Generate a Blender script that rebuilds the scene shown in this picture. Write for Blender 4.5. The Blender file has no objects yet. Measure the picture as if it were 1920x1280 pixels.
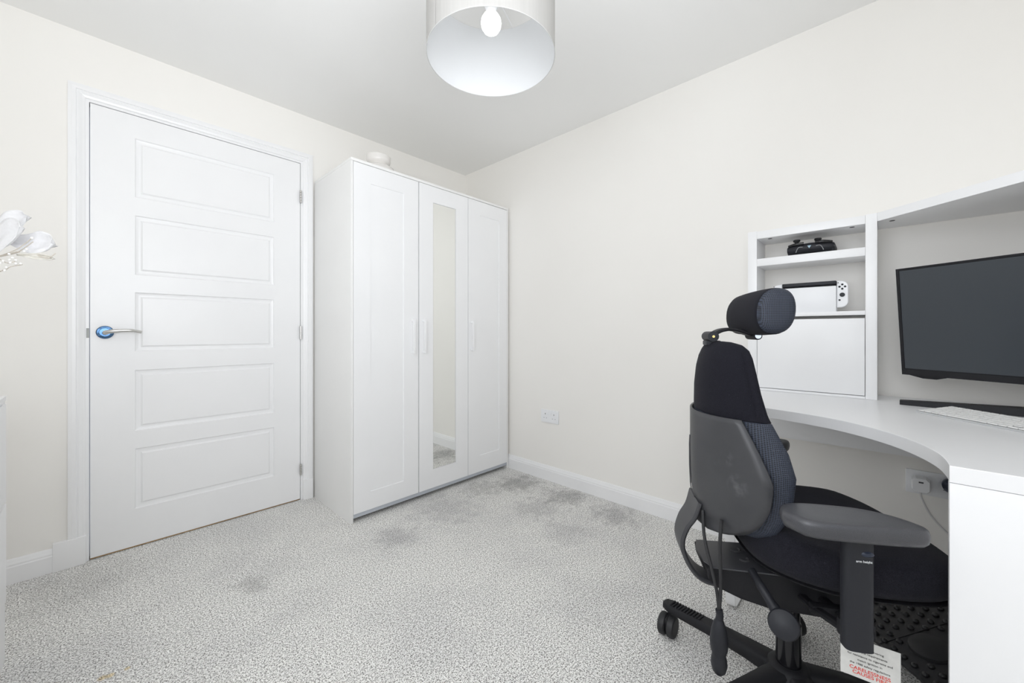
import bpy, bmesh, math, random
from mathutils import Vector, Matrix
R = math.radians
S = bpy.context.scene
COL = S.collection
random.seed(4)

# ---------------------------------------------------------------- camera
cam_data = bpy.data.cameras.new('camera')
cam = bpy.data.objects.new('camera', cam_data)
COL.objects.link(cam)
cam.location = (0, 0, 0.9931)
cam.rotation_euler = (R(90), 0, R(43.3991 - 90))
cam_data.sensor_width = 36
cam_data.lens = 737.0188 / 1920 * 36
cam_data.shift_y = (622.789 - 640) / 1920
cam_data.clip_start = 0.02
S.camera = cam

# ---------------------------------------------------------------- world, exposure, big lights
S.view_settings.view_transform = 'Standard'
S.view_settings.look = 'None'
S.view_settings.exposure = 0.0
S.view_settings.gamma = 1.0
S.view_settings.use_curve_mapping = False
S.cycles.max_bounces = 16
S.cycles.diffuse_bounces = 10
S.cycles.glossy_bounces = 6
S.cycles.transmission_bounces = 10
S.cycles.caustics_reflective = False
S.cycles.caustics_refractive = False
world = bpy.data.worlds.new('world')
S.world = world
world.use_nodes = True
bg = world.node_tree.nodes['Background']
bg.inputs[0].default_value = (0.80, 0.88, 1.0, 1)
bg.inputs[1].default_value = 1.6

XB, YA, XD, YC, H = 2.0941, 2.5128, -0.62, -0.595, 2.2868
WX0, WX1, WZ0, WZ1 = -0.50, 0.70, 0.85, 2.02          # window opening in the wall behind the camera
SY0, SY1 = -0.45, 0.95                                 # opening for the added, unseen window in the left wall


def area_light(name, loc, rot, sx, sy, power, color, spread=180):
    d = bpy.data.lights.new(name, 'AREA')
    d.shape = 'RECTANGLE'
    d.size, d.size_y, d.energy, d.color = sx, sy, power, color
    d.spread = R(spread)
    o = bpy.data.objects.new(name, d)
    o.location, o.rotation_euler = loc, rot
    COL.objects.link(o)
    return o


# daylight arriving through the window, placed in the window reveal
area_light('window_daylight', ((WX0 + WX1) / 2, YC + 0.15, (WZ0 + WZ1) / 2), (R(90 + 30), 0, 0),
           WX1 - WX0 - 0.1, WZ1 - WZ0 - 0.1, 17.5, (0.94, 0.965, 1.0), 130)
# fill light at an added left-wall window, brightening the right wall and desk
area_light('added_side_light', (XD + 0.15, (SY0 + SY1) / 2, (WZ0 + WZ1) / 2), (R(90 - 3), 0, R(-90)),
           SY1 - SY0 - 0.1, WZ1 - WZ0 - 0.1, 19.5, (0.94, 0.965, 1.0))
BULB_STRENGTH = 4.0

# ---------------------------------------------------------------- materials


def mat(name, color, rough=0.5, metal=0.0, spec=0.5, **k):
    m = bpy.data.materials.new(name)
    m.use_nodes = True
    nt = m.node_tree
    b = nt.nodes['Principled BSDF']
    b.inputs['Base Color'].default_value = (*color, 1)
    b.inputs['Roughness'].default_value = rough
    b.inputs['Metallic'].default_value = metal
    b.inputs['Specular IOR Level'].default_value = spec
    for kk, v in k.items():
        b.inputs[kk.replace('_', ' ')].default_value = v
    m.diffuse_color = (*color, 1)
    return m


def nodes(m):
    nt = m.node_tree
    return nt, nt.nodes['Principled BSDF'], nt.nodes.new, nt.links.new


def coords(m, kind='Object', scale=1.0, rot=(0, 0, 0)):
    nt, b, N, L = nodes(m)
    tc = N('ShaderNodeTexCoord')
    mp = N('ShaderNodeMapping')
    L(tc.outputs[kind], mp.inputs['Vector'])
    sc = scale if isinstance(scale, tuple) else (scale,) * 3
    mp.inputs['Scale'].default_value = sc
    mp.inputs['Rotation'].default_value = rot
    return mp.outputs[0]


def noise(m, vec, scale, detail=3, rough=0.5):
    nt, b, N, L = nodes(m)
    n = N('ShaderNodeTexNoise')
    n.inputs['Scale'].default_value = scale
    n.inputs['Detail'].default_value = detail
    n.inputs['Roughness'].default_value = rough
    L(vec, n.inputs['Vector'])
    return n.outputs['Fac']


def ramp(m, fac, stops):
    nt, b, N, L = nodes(m)
    r = N('ShaderNodeValToRGB')
    e = r.color_ramp.elements
    while len(e) < len(stops):
        e.new(0.5)
    for el, (p, c) in zip(e, stops):
        el.position = p
        el.color = (*c, 1) if len(c) == 3 else c
    L(fac, r.inputs[0])
    return r.outputs[0]


def bump(m, hgt, strength, dist):
    nt, b, N, L = nodes(m)
    bp = N('ShaderNodeBump')
    bp.inputs['Strength'].default_value = strength
    bp.inputs['Distance'].default_value = dist
    L(hgt, bp.inputs['Height'])
    L(bp.outputs[0], b.inputs['Normal'])


def noisy(m, scale, c0, c1, bs=0.0, bd=0.001, lo=0.3, hi=0.7, detail=3, bscale=None):
    nt, b, N, L = nodes(m)
    v = coords(m)
    f = noise(m, v, scale, detail)
    L(ramp(m, f, [(lo, c0), (hi, c1)]), b.inputs['Base Color'])
    if bs:
        bump(m, noise(m, v, bscale or scale, 2), bs, bd)
    return m


M = {}
M['wall'] = noisy(mat('cream_wall_paint', (0.85, 0.84, 0.815), 0.75, spec=0.2), 2.2, (0.884, 0.867, 0.836), (0.894, 0.880, 0.850), 0.08, 0.0006, bscale=260)
M['ceiling'] = noisy(mat('ceiling_paint', (0.85, 0.85, 0.84), 0.9, spec=0.1), 1.7, (0.865, 0.865, 0.857), (0.88, 0.88, 0.872), 0.06, 0.0006, bscale=240)
M['gloss'] = noisy(mat('white_gloss_paint', (0.88, 0.88, 0.885), 0.32), 5, (0.865, 0.868, 0.878), (0.88, 0.882, 0.89))
M['melamine'] = noisy(mat('white_melamine', (0.88, 0.885, 0.895), 0.30, spec=0.4), 4, (0.865, 0.870, 0.882), (0.882, 0.887, 0.898))
M['carcass'] = noisy(mat('white_foil_side', (0.85, 0.85, 0.84), 0.45), 4, (0.845, 0.845, 0.838), (0.86, 0.86, 0.852))
M['edge_grey'] = mat('grey_board_edge', (0.48, 0.51, 0.56), 0.5)
M['dark_gap'] = mat('dark_gap', (0.03, 0.03, 0.03), 0.9)
M['chrome'] = mat('chrome', (0.82, 0.84, 0.87), 0.08, 1.0)
M['blue_chrome'] = mat('blue_film_on_chrome', (0.07, 0.14, 0.25), 0.15, 0.9)
M['nickel'] = mat('satin_nickel', (0.62, 0.61, 0.59), 0.3, 1.0)
M['gold'] = mat('gold_threshold_leak_light', (0.62, 0.42, 0.22), 0.35, 1.0)
M['mirror'] = mat('mirror_silver', (0.93, 0.94, 0.92), 0.015, 1.0)
M['plastic_white'] = mat('white_socket_plastic', (0.86, 0.87, 0.89), 0.3)
M['hole'] = mat('dark_hole', (0.06, 0.06, 0.065), 0.7)
M['black_plastic'] = noisy(mat('black_textured_plastic', (0.02, 0.02, 0.022), 0.55, spec=0.25), 900, (0.010, 0.010, 0.012), (0.018, 0.018, 0.021), 0.25, 0.0004)
M['arm_plastic'] = noisy(mat('dusty_grey_black_plastic', (0.04, 0.04, 0.045), 0.34), 1100, (0.042, 0.043, 0.050), (0.075, 0.076, 0.084), 0.35, 0.0005)
M['foot_plastic'] = mat('shiny_black_plastic', (0.014, 0.014, 0.016), 0.32)
M['gloss_black'] = mat('glossy_black', (0.008, 0.008, 0.01), 0.15)
M['shell'] = noisy(mat('dark_grey_shell_plastic', (0.06, 0.06, 0.065), 0.42), 9, (0.038, 0.039, 0.044), (0.052, 0.053, 0.058), 0.15, 0.0003, bscale=700, detail=5)
def smudge(m, spots):
    nt, b, N, L = nodes(m)
    src = b.inputs['Base Color'].links[0].from_socket
    tc = N('ShaderNodeTexCoord')
    wob = N('ShaderNodeTexNoise'); wob.inputs['Scale'].default_value = 60; wob.inputs['Detail'].default_value = 5
    L(tc.outputs['Object'], wob.inputs['Vector'])
    for (c, rad, amt) in spots:
        d = N('ShaderNodeVectorMath'); d.operation = 'DISTANCE'; d.inputs[1].default_value = c
        L(tc.outputs['Object'], d.inputs[0])
        q = N('ShaderNodeMapRange'); q.inputs[1].default_value = rad; q.inputs[2].default_value = 0.0; q.inputs[4].default_value = 1.0
        L(d.outputs['Value'], q.inputs[0])
        w_ = N('ShaderNodeMapRange'); w_.inputs[1].default_value = 0.45; w_.inputs[2].default_value = 0.75; w_.inputs[4].default_value = amt
        L(wob.outputs['Fac'], w_.inputs[0])
        p = N('ShaderNodeMath'); p.operation = 'MULTIPLY'; L(q.outputs[0], p.inputs[0]); L(w_.outputs[0], p.inputs[1])
        mm = N('ShaderNodeMix'); mm.data_type = 'RGBA'; L(p.outputs[0], mm.inputs[0]); L(src, mm.inputs[6]); mm.inputs[7].default_value = (0.30, 0.31, 0.32, 1)
        src = mm.outputs[2]
    L(src, b.inputs['Base Color'])


# dusty smudges on the hard shell
smudge(M['shell'], [((-0.165, -0.115, 0.690), 0.035, 0.9), ((-0.180, -0.095, 0.675), 0.03, 0.7), ((-0.150, -0.135, 0.635), 0.04, 0.8), ((-0.19, -0.07, 0.61), 0.02, 0.4)])
M['rubber'] = mat('matt_black_rubber', (0.018, 0.018, 0.02), 0.6)
M['navy_plug'] = mat('navy_plastic', (0.02, 0.028, 0.05), 0.4)
M['screen'] = mat('matt_screen', (0.031, 0.038, 0.047), 0.38, spec=0.6)
M['tag_red'] = mat('red_print', (0.75, 0.06, 0.04), 0.6)
M['print_black'] = mat('black_print', (0.03, 0.03, 0.03), 0.6)
M['print_white'] = mat('white_print', (0.7, 0.72, 0.74), 0.6)
M['paper'] = noisy(mat('white_card_label', (0.72, 0.72, 0.70), 0.8, spec=0.2), 60, (0.68, 0.68, 0.66), (0.75, 0.75, 0.73))
M['brass'] = mat('brass_screw', (0.8, 0.55, 0.2), 0.25, 1.0)
M['aluminium'] = mat('pale_aluminium', (0.60, 0.61, 0.62), 0.35, 0.5)
M['key_white'] = mat('white_key_plastic', (0.88, 0.88, 0.87), 0.45)
M['console_white'] = mat('white_console_plastic', (0.84, 0.85, 0.87), 0.35)
M['charcoal'] = mat('charcoal_plastic', (0.019, 0.020, 0.025), 0.5, spec=0.3)
M['silver_trim'] = mat('silver_trim', (0.55, 0.56, 0.58), 0.3, 1.0)
M['pearl'] = mat('pearl_bead', (0.86, 0.85, 0.83), 0.12)
M['stem'] = mat('pale_beige_stem', (0.55, 0.50, 0.44), 0.6)
M['dry_leaf'] = noisy(mat('pale_dried_leaf', (0.62, 0.60, 0.55), 0.6), 90, (0.58, 0.56, 0.51), (0.70, 0.68, 0.63))
M['bowl'] = mat('cloudy_beige_glass', (0.90, 0.875, 0.845), 0.08, Transmission_Weight=0.15)
M['bulb'] = mat('glowing_bulb', (1, 1, 1), 0.5, Emission_Color=(1.0, 0.985, 0.96, 1), Emission_Strength=BULB_STRENGTH)
M['cable'] = mat('pale_cable', (0.62, 0.62, 0.62), 0.4)


def carpet():
    m = mat('grey_speckled_carpet', (0.4, 0.4, 0.4), 0.95, spec=0.1)
    nt, b, N, L = nodes(m)
    v = coords(m)
    f = noise(m, v, 250, 1.0, 0.6)
    f2 = noise(m, v, 120, 1.0, 0.6)
    fine = ramp(m, f, [(0.36, (0.20, 0.195, 0.185)), (0.44, (0.60, 0.592, 0.575)), (0.50, (0.84, 0.832, 0.812)), (0.57, (1.0, 0.990, 0.970))])
    mid = ramp(m, f2, [(0.38, (0.70, 0.70, 0.695)), (0.47, (0.93, 0.93, 0.925)), (0.56, (1.0, 1.0, 1.0))])
    m0 = N('ShaderNodeMix'); m0.data_type = 'RGBA'; m0.blend_type = 'MULTIPLY'; m0.inputs[0].default_value = 1
    L(fine, m0.inputs[6]); L(mid, m0.inputs[7]); fine = m0.outputs[2]
    big = noise(m, coords(m, 'Object', (1.0, 1.0, 1.0)), 3.2, 5, 0.62)
    bigc = ramp(m, big, [(0.36, (0.90, 0.90, 0.91)), (0.56, (1.0, 1.0, 1.0))])
    mx = N('ShaderNodeMix'); mx.data_type = 'RGBA'; mx.blend_type = 'MULTIPLY'; mx.inputs[0].default_value = 1
    L(fine, mx.inputs[6]); L(bigc, mx.inputs[7])
    # trodden and dirty patches in the pile: (x, y, radius, amount)
    src = mx.outputs[2]
    tc = N('ShaderNodeTexCoord')
    wob = N('ShaderNodeTexNoise'); wob.inputs['Scale'].default_value = 17; wob.inputs['Detail'].default_value = 7; wob.inputs['Roughness'].default_value = 0.65
    L(tc.outputs['Object'], wob.inputs['Vector'])
    for (x, y, rad, col, amt) in ((1.90, 1.75, 0.22, (0.50, 0.50, 0.50), 0.9), (1.95, 1.40, 0.20, (0.52, 0.52, 0.53), 0.9), (1.72, 1.42, 0.20, (0.60, 0.60, 0.62), 0.7), (1.93, 1.05, 0.20, (0.56, 0.56, 0.58), 0.85),
                                  (1.60, 1.15, 0.18, (0.68, 0.68, 0.70), 0.6), (1.0, 1.72, 0.16, (0.62, 0.62, 0.64), 0.7), (1.7, 1.85, 0.2, (0.6, 0.6, 0.6), 0.7), (1.35, 1.78, 0.30, (0.60, 0.60, 0.63), 0.6), (0.42, 1.80, 0.10, (0.66, 0.66, 0.66), 0.8),
                                  (-0.02, 2.3, 0.30, (0.76, 0.76, 0.76), 0.7), (0.16, 1.35, 0.2, (0.86, 0.86, 0.86), 0.6)):
        d = N('ShaderNodeVectorMath'); d.operation = 'DISTANCE'; d.inputs[1].default_value = (x, y, 0)
        L(tc.outputs['Object'], d.inputs[0])
        a = N('ShaderNodeMath'); a.operation = 'MULTIPLY_ADD'; a.inputs[1].default_value = -1 / rad; a.inputs[2].default_value = 0.45
        L(d.outputs['Value'], a.inputs[0])
        a2 = N('ShaderNodeMath'); a2.operation = 'MULTIPLY_ADD'; a2.inputs[1].default_value = 2.2
        L(wob.outputs['Fac'], a2.inputs[0]); L(a.outputs[0], a2.inputs[2])
        a3 = N('ShaderNodeMapRange'); a3.inputs[1].default_value = 0.75; a3.inputs[2].default_value = 1.35; a3.inputs[4].default_value = amt * 0.8
        L(a2.outputs[0], a3.inputs[0])
        mm = N('ShaderNodeMix'); mm.data_type = 'RGBA'; mm.blend_type = 'MULTIPLY'
        L(a3.outputs[0], mm.inputs[0]); L(src, mm.inputs[6]); mm.inputs[7].default_value = (*col, 1)
        src = mm.outputs[2]
    # small ochre stain in the pile
    for (x, y, rad) in ((0.012, 1.632, 0.013), (0.028, 1.627, 0.012), (0.063, 1.625, 0.009)):
        d = N('ShaderNodeVectorMath'); d.operation = 'DISTANCE'; d.inputs[1].default_value = (x, y, 0)
        L(tc.outputs['Object'], d.inputs[0])
        a3 = N('ShaderNodeMapRange'); a3.inputs[1].default_value = rad; a3.inputs[2].default_value = rad * 0.5; a3.inputs[4].default_value = 0.65
        L(d.outputs['Value'], a3.inputs[0])
        mm = N('ShaderNodeMix'); mm.data_type = 'RGBA'; mm.blend_type = 'MULTIPLY'
        L(a3.outputs[0], mm.inputs[0]); L(src, mm.inputs[6]); mm.inputs[7].default_value = (0.80, 0.62, 0.28, 1)
        src = mm.outputs[2]
    L(src, b.inputs['Base Color'])
    bump(m, f2, 0.5, 0.003)
    return m


M['carpet'] = carpet()


def fabric(name, c0, c1, scale=700):
    m = mat(name, c0, 0.95, spec=0.15, Sheen_Weight=0.03, Sheen_Roughness=0.5)
    nt, b, N, L = nodes(m)
    v = coords(m)
    f = noise(m, v, scale, 2, 0.7)
    base = ramp(m, f, [(0.35, c0), (0.7, c1)])
    lint = ramp(m, noise(m, v, 420, 1, 0.5), [(0.79, (0, 0, 0)), (0.83, (0.10, 0.10, 0.12))])
    mx = N('ShaderNodeMix'); mx.data_type = 'RGBA'; mx.blend_type = 'ADD'; mx.inputs[0].default_value = 1
    L(base, mx.inputs[6]); L(lint, mx.inputs[7]); L(mx.outputs[2], b.inputs['Base Color'])
    bump(m, f, 0.4, 0.0008)
    return m


M['fabric'] = fabric('black_wool_fabric', (0.008, 0.008, 0.012), (0.017, 0.017, 0.024))
M['fabric_seat'] = fabric('dusty_black_seat_fabric', (0.009, 0.009, 0.013), (0.022, 0.022, 0.030), 600)


def mesh_fabric():
    m = mat('black_mesh_bluish_highlights', (0.02, 0.025, 0.04), 0.6)
    nt, b, N, L = nodes(m)
    v = coords(m, 'Object', 1.0, (0, 0, 0))
    sp = N('ShaderNodeSeparateXYZ'); L(v, sp.inputs[0])

    def wave(a, ka, c, kc):
        s = N('ShaderNodeMath'); s.operation = 'MULTIPLY'; s.inputs[1].default_value = ka; L(sp.outputs[a], s.inputs[0])
        t = N('ShaderNodeMath'); t.operation = 'MULTIPLY_ADD'; t.inputs[1].default_value = kc; L(sp.outputs[c], t.inputs[0]); L(s.outputs[0], t.inputs[2])
        y = N('ShaderNodeMath'); y.operation = 'MULTIPLY_ADD'; y.inputs[1].default_value = 500; L(sp.outputs[1], y.inputs[0]); L(t.outputs[0], y.inputs[2])
        w = N('ShaderNodeMath'); w.operation = 'SINE'; L(y.outputs[0], w.inputs[0])
        return w.outputs[0]
    k = 2 * math.pi / 0.0062
    w1 = wave(0, k * 0.9, 2, k * 0.75)
    w2 = wave(0, k * 0.9, 2, -k * 0.75)
    mxm = N('ShaderNodeMath'); mxm.operation = 'MULTIPLY'; L(w1, mxm.inputs[0]); L(w2, mxm.inputs[1])
    L(ramp(m, mxm.outputs[0], [(0.0, (0.038, 0.048, 0.075)), (0.12, (0.022, 0.029, 0.048)), (0.35, (0.003, 0.004, 0.007))]), b.inputs['Base Color'])  # bluish highlights of the lit weave are painted into the thread colour
    inv = N('ShaderNodeMath'); inv.operation = 'MULTIPLY'; inv.inputs[1].default_value = -1; L(mxm.outputs[0], inv.inputs[0])
    bump(m, inv.outputs[0], 0.5, 0.001)
    return m


M['mesh'] = mesh_fabric()


def translucent(name, color, trans, weave=None, amount=0.5, rough=0.9):
    m = bpy.data.materials.new(name); m.use_nodes = True
    nt = m.node_tree; nt.nodes.clear()
    N, L = nt.nodes.new, nt.links.new
    out = N('ShaderNodeOutputMaterial')
    d = N('ShaderNodeBsdfDiffuse'); t = N('ShaderNodeBsdfTranslucent'); mx = N('ShaderNodeMixShader')
    mx.inputs[0].default_value = amount
    d.inputs[0].default_value = (*color, 1); t.inputs[0].default_value = (*trans, 1)
    if weave:
        tc = N('ShaderNodeTexCoord'); mp = N('ShaderNodeMapping'); mp.inputs['Scale'].default_value = weave
        n = N('ShaderNodeTexNoise'); n.inputs['Scale'].default_value = 1; n.inputs['Detail'].default_value = 4
        r = N('ShaderNodeValToRGB')
        r.color_ramp.elements[0].position = 0.3; r.color_ramp.elements[1].position = 0.7
        r.color_ramp.elements[0].color = (*[c * 0.93 for c in color], 1); r.color_ramp.elements[1].color = (*color, 1)
        L(tc.outputs['Object'], mp.inputs[0]); L(mp.outputs[0], n.inputs[0]); L(n.outputs[0], r.inputs[0]); L(r.outputs[0], d.inputs[0])
    L(d.outputs[0], mx.inputs[1]); L(t.outputs[0], mx.inputs[2]); L(mx.outputs[0], out.inputs[0])
    return m


M['shade_out'] = translucent('off_white_linen_shade', (0.52, 0.512, 0.495), (0.55, 0.53, 0.5), (140, 140, 6), 0.18)
M['shade_in'] = mat('white_shade_lining', (0.66, 0.67, 0.68), 0.8, spec=0.1)
M['petal'] = translucent('sheer_white_petal', (0.93, 0.93, 0.94), (0.92, 0.92, 0.93), (30, 160, 160), 0.3)


def glass():
    m = bpy.data.materials.new('window_glass'); m.use_nodes = True
    b = m.node_tree.nodes['Principled BSDF']
    b.inputs['Transmission Weight'].default_value = 1.0; b.inputs['Roughness'].default_value = 0.0; b.inputs['IOR'].default_value = 1.1
    return m


M['glass'] = glass()

# ---------------------------------------------------------------- builders


class MB:
    """collects shapes into one mesh"""

    def __init__(s):
        s.bm = bmesh.new(); s.mi = 0

    def add(s, verts, faces, mi=None, smooth=False):
        vs = [s.bm.verts.new(v) for v in verts]
        out = []
        for f in faces:
            try:
                fc = s.bm.faces.new([vs[i] for i in f])
            except ValueError:
                continue
            fc.material_index = s.mi if mi is None else mi
            fc.smooth = smooth
            out.append(fc)
        return vs, out

    def box(s, x0, x1, y0, y1, z0, z1, bev=0.0, mx=None, seg=2, mi=None):
        b = bmesh.new()
        bmesh.ops.create_cube(b, size=1)
        for v in b.verts:
            v.co = Vector(((x0 + x1) / 2 + v.co.x * abs(x1 - x0), (y0 + y1) / 2 + v.co.y * abs(y1 - y0), (z0 + z1) / 2 + v.co.z * abs(z1 - z0)))
        if bev:
            bmesh.ops.bevel(b, geom=b.edges[:], offset=bev, segments=seg, affect='EDGES', profile=0.6)
        s.merge(b, mx, mi, smooth=bool(bev))
        return s

    def merge(s, b, mx=None, mi=None, smooth=False):
        mp = {}
        for v in b.verts:
            mp[v] = s.bm.verts.new(mx @ v.co if mx else v.co)
        for f in b.faces:
            n = s.bm.faces.new([mp[v] for v in f.verts]); n.smooth = smooth; n.material_index = s.mi if mi is None else mi
        b.free()

    def loft(s, rings, cap=True, closed=True, mi=None, smooth=True):
        n = len(rings[0]); vs = []
        for r in rings:
            vs.append([s.bm.verts.new(p) for p in r])
        fs = []
        for a, b in zip(vs, vs[1:]):
            for i in range(n if closed else n - 1):
                j = (i + 1) % n
                fs.append(s.bm.faces.new((a[i], a[j], b[j], b[i])))
        if cap:
            fs.append(s.bm.faces.new(vs[0][::-1])); fs.append(s.bm.faces.new(vs[-1]))
        for f in fs:
            f.smooth = smooth; f.material_index = s.mi if mi is None else mi
        return fs

    def tube(s, pts, rad, n=12, flat=None, cap=True, mi=None):
        """pts path; rad number or list; flat=(w,t,widthdir) for a ribbon with rectangular-ish section"""
        pts = [Vector(p) for p in pts]
        rings = []
        up = None
        for i, p in enumerate(pts):
            t = (pts[min(i + 1, len(pts) - 1)] - pts[max(i - 1, 0)]).normalized()
            if flat:
                a = Vector(flat[2]).normalized(); a = (a - t * a.dot(t)).normalized(); b = t.cross(a)
                w, th = flat[0] / 2, flat[1] / 2
                if isinstance(rad, (list, tuple)):
                    w *= rad[i]
                e = th * 0.7
                sec = [(-w, -th + e), (-w + e, -th), (w - e, -th), (w, -th + e), (w, th - e), (w - e, th), (-w + e, th), (-w, th - e)]
                rings.append([p + a * x + b * y for x, y in sec])
            else:
                if up is None:
                    up = Vector((0, 0, 1)) if abs(t.z) < 0.9 else Vector((1, 0, 0))
                a = (up - t * up.dot(t)).normalized(); up = a; b = t.cross(a)
                r = rad[i] if isinstance(rad, (list, tuple)) else rad
                rings.append([p + a * math.cos(2 * math.pi * k / n) * r + b * math.sin(2 * math.pi * k / n) * r for k in range(n)])
        s.loft(rings, cap, mi=mi, smooth=True)
        return s

    def lathe(s, prof, mx=None, n=32, cap=True, mi=None):
        rings = []
        for r, z in prof:
            ring = [Vector((r * math.cos(2 * math.pi * k / n), r * math.sin(2 * math.pi * k / n), z)) for k in range(n)]
            rings.append([mx @ p for p in ring] if mx else ring)
        s.loft(rings, cap, mi=mi)
        return s

    def prism(s, outline, z0, z1, bev=0.0, mx=None, mi=None, seg=2):
        b = bmesh.new()
        lo = [b.verts.new((x, y, z0)) for x, y in outline]; hi = [b.verts.new((x, y, z1)) for x, y in outline]
        n = len(lo)
        b.faces.new(lo[::-1]); b.faces.new(hi)
        for i in range(n):
            b.faces.new((lo[i], lo[(i + 1) % n], hi[(i + 1) % n], hi[i]))
        bmesh.ops.recalc_face_normals(b, faces=b.faces[:])
        if bev:
            ed = [e for e in b.edges if abs(e.verts[0].co.z - e.verts[1].co.z) < 1e-6]
            bmesh.ops.bevel(b, geom=ed, offset=bev, segments=seg, affect='EDGES', profile=0.6)
        s.merge(b, mx, mi, smooth=False)
        return s

    def ball(s, c, r, n=12, mx=None, mi=None):
        rx, ry, rz = r if isinstance(r, tuple) else (r, r, r)
        prof = []
        b = bmesh.new()
        bmesh.ops.create_uvsphere(b, u_segments=n * 2, v_segments=n, radius=1)
        for v in b.verts:
            v.co = Vector((c[0] + v.co.x * rx, c[1] + v.co.y * ry, c[2] + v.co.z * rz))
        s.merge(b, mx, mi, smooth=True)
        return s

    def build(s, name, mats, parent=None, loc=(0, 0, 0), rotz=0, sharp=35, kind=None, label=None, normals=True, offset=None):
        if offset:
            for v in s.bm.verts:
                v.co -= Vector(offset)
        if normals:
            bmesh.ops.recalc_face_normals(s.bm, faces=s.bm.faces[:])
        me = bpy.data.meshes.new(name)
        for e in s.bm.edges:
            if len(e.link_faces) == 2 and e.calc_face_angle(0) > R(sharp):
                e.smooth = False
        s.bm.to_mesh(me); s.bm.free()
        for m in (mats if isinstance(mats, (list, tuple)) else [mats]):
            me.materials.append(m)
        o = bpy.data.objects.new(name, me)
        COL.objects.link(o)
        o.location = loc; o.rotation_euler = (0, 0, rotz)
        if parent:
            o.parent = parent
        if kind:
            o['kind'] = kind
        if label:
            o['label'] = label
        return o


def thing(name, label, cat, loc=(0, 0, 0), rotz=0, group=None):
    o = bpy.data.objects.new(name, None)
    o.empty_display_size = 0.05
    COL.objects.link(o)
    o.location = loc; o.rotation_euler = (0, 0, rotz)
    o['label'] = label; o['category'] = cat
    if group:
        o['group'] = group
    return o


def tag(o, label, cat, group=None):
    o['label'] = label; o['category'] = cat
    if group:
        o['group'] = group
    return o


def bx(name, x0, x1, y0, y1, z0, z1, m, parent=None, bev=0.0, kind=None, label=None, offset=None, mx=None, seg=2):
    return MB().box(x0, x1, y0, y1, z0, z1, bev, mx, seg).build(name, m, parent, kind=kind, label=label, offset=offset)


def text(name, s, size, m, mx, parent, align='CENTER', bold=0.0, depth=0.0001):
    c = bpy.data.curves.new(name, 'FONT')
    c.body = s; c.size = size; c.align_x = align; c.align_y = 'CENTER'; c.extrude = depth; c.offset = bold
    t = bpy.data.objects.new(name, c)
    COL.objects.link(t)
    dg = bpy.context.evaluated_depsgraph_get()
    me = bpy.data.meshes.new_from_object(t.evaluated_get(dg))
    bpy.data.objects.remove(t); bpy.data.curves.remove(c)
    me.transform(mx)
    me.materials.clear(); me.materials.append(m)
    o = bpy.data.objects.new(name, me)
    COL.objects.link(o); o.parent = parent
    return o


def catmull(pts, n=8):
    pts = [Vector(p) for p in pts]
    out = []
    P = [pts[0] * 2 - pts[1]] + pts + [pts[-1] * 2 - pts[-2]]
    for i in range(1, len(P) - 2):
        a, b, c, d = P[i - 1:i + 3]
        for k in range(n):
            t = k / n
            out.append(0.5 * ((2 * b) + (c - a) * t + (2 * a - 5 * b + 4 * c - d) * t * t + (3 * b - a - 3 * c + d) * t ** 3))
    out.append(pts[-1])
    return out


def slab(mb, x0, x1, z0, z1, yf, th, panels, prof):
    """upright slab facing -y whose front carries moulded rectangles; prof = [(inset, depth)...]"""
    V = lambda x, z, d=0.0: (x, yf + d, z)
    xs = sorted({x0, x1} | {p[0] for p in panels} | {p[1] for p in panels})
    zs = sorted({z0, z1} | {p[2] for p in panels} | {p[3] for p in panels})
    for a, b in zip(xs, xs[1:]):
        for c, d in zip(zs, zs[1:]):
            cx, cz = (a + b) / 2, (c + d) / 2
            hit = next((p for p in panels if p[0] < cx < p[1] and p[2] < cz < p[3]), None)
            if not hit:
                mb.add([V(a, c), V(b, c), V(b, d), V(a, d)], [(0, 1, 2, 3)])
            elif (a, c) == (hit[0], hit[2]):
                A, B, Cc, D = hit[:4]
                ring = [V(A, Cc), V(B, Cc), V(B, D), V(A, D)]
                for ins, dep in prof:
                    nr = [V(A + ins, Cc + ins, dep), V(B - ins, Cc + ins, dep), V(B - ins, D - ins, dep), V(A + ins, D - ins, dep)]
                    for i in range(4):
                        j = (i + 1) % 4
                        mb.add([ring[i], ring[j], nr[j], nr[i]], [(0, 1, 2, 3)])
                    ring = nr
                mb.add(ring, [(0, 1, 2, 3)])
    yb = yf + th
    mb.add([(x0, yf, z0), (x0, yf, z1), (x0, yb, z1), (x0, yb, z0)], [(0, 1, 2, 3)])
    mb.add([(x1, yf, z0), (x1, yf, z1), (x1, yb, z1), (x1, yb, z0)], [(3, 2, 1, 0)])
    mb.add([(x0, yf, z1), (x1, yf, z1), (x1, yb, z1), (x0, yb, z1)], [(0, 1, 2, 3)])
    mb.add([(x0, yf, z0), (x1, yf, z0), (x1, yb, z0), (x0, yb, z0)], [(3, 2, 1, 0)])
    mb.add([(x0, yb, z0), (x1, yb, z0), (x1, yb, z1), (x0, yb, z1)], [(3, 2, 1, 0)])
    bmesh.ops.remove_doubles(mb.bm, verts=mb.bm.verts[:], dist=1e-5)


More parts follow.
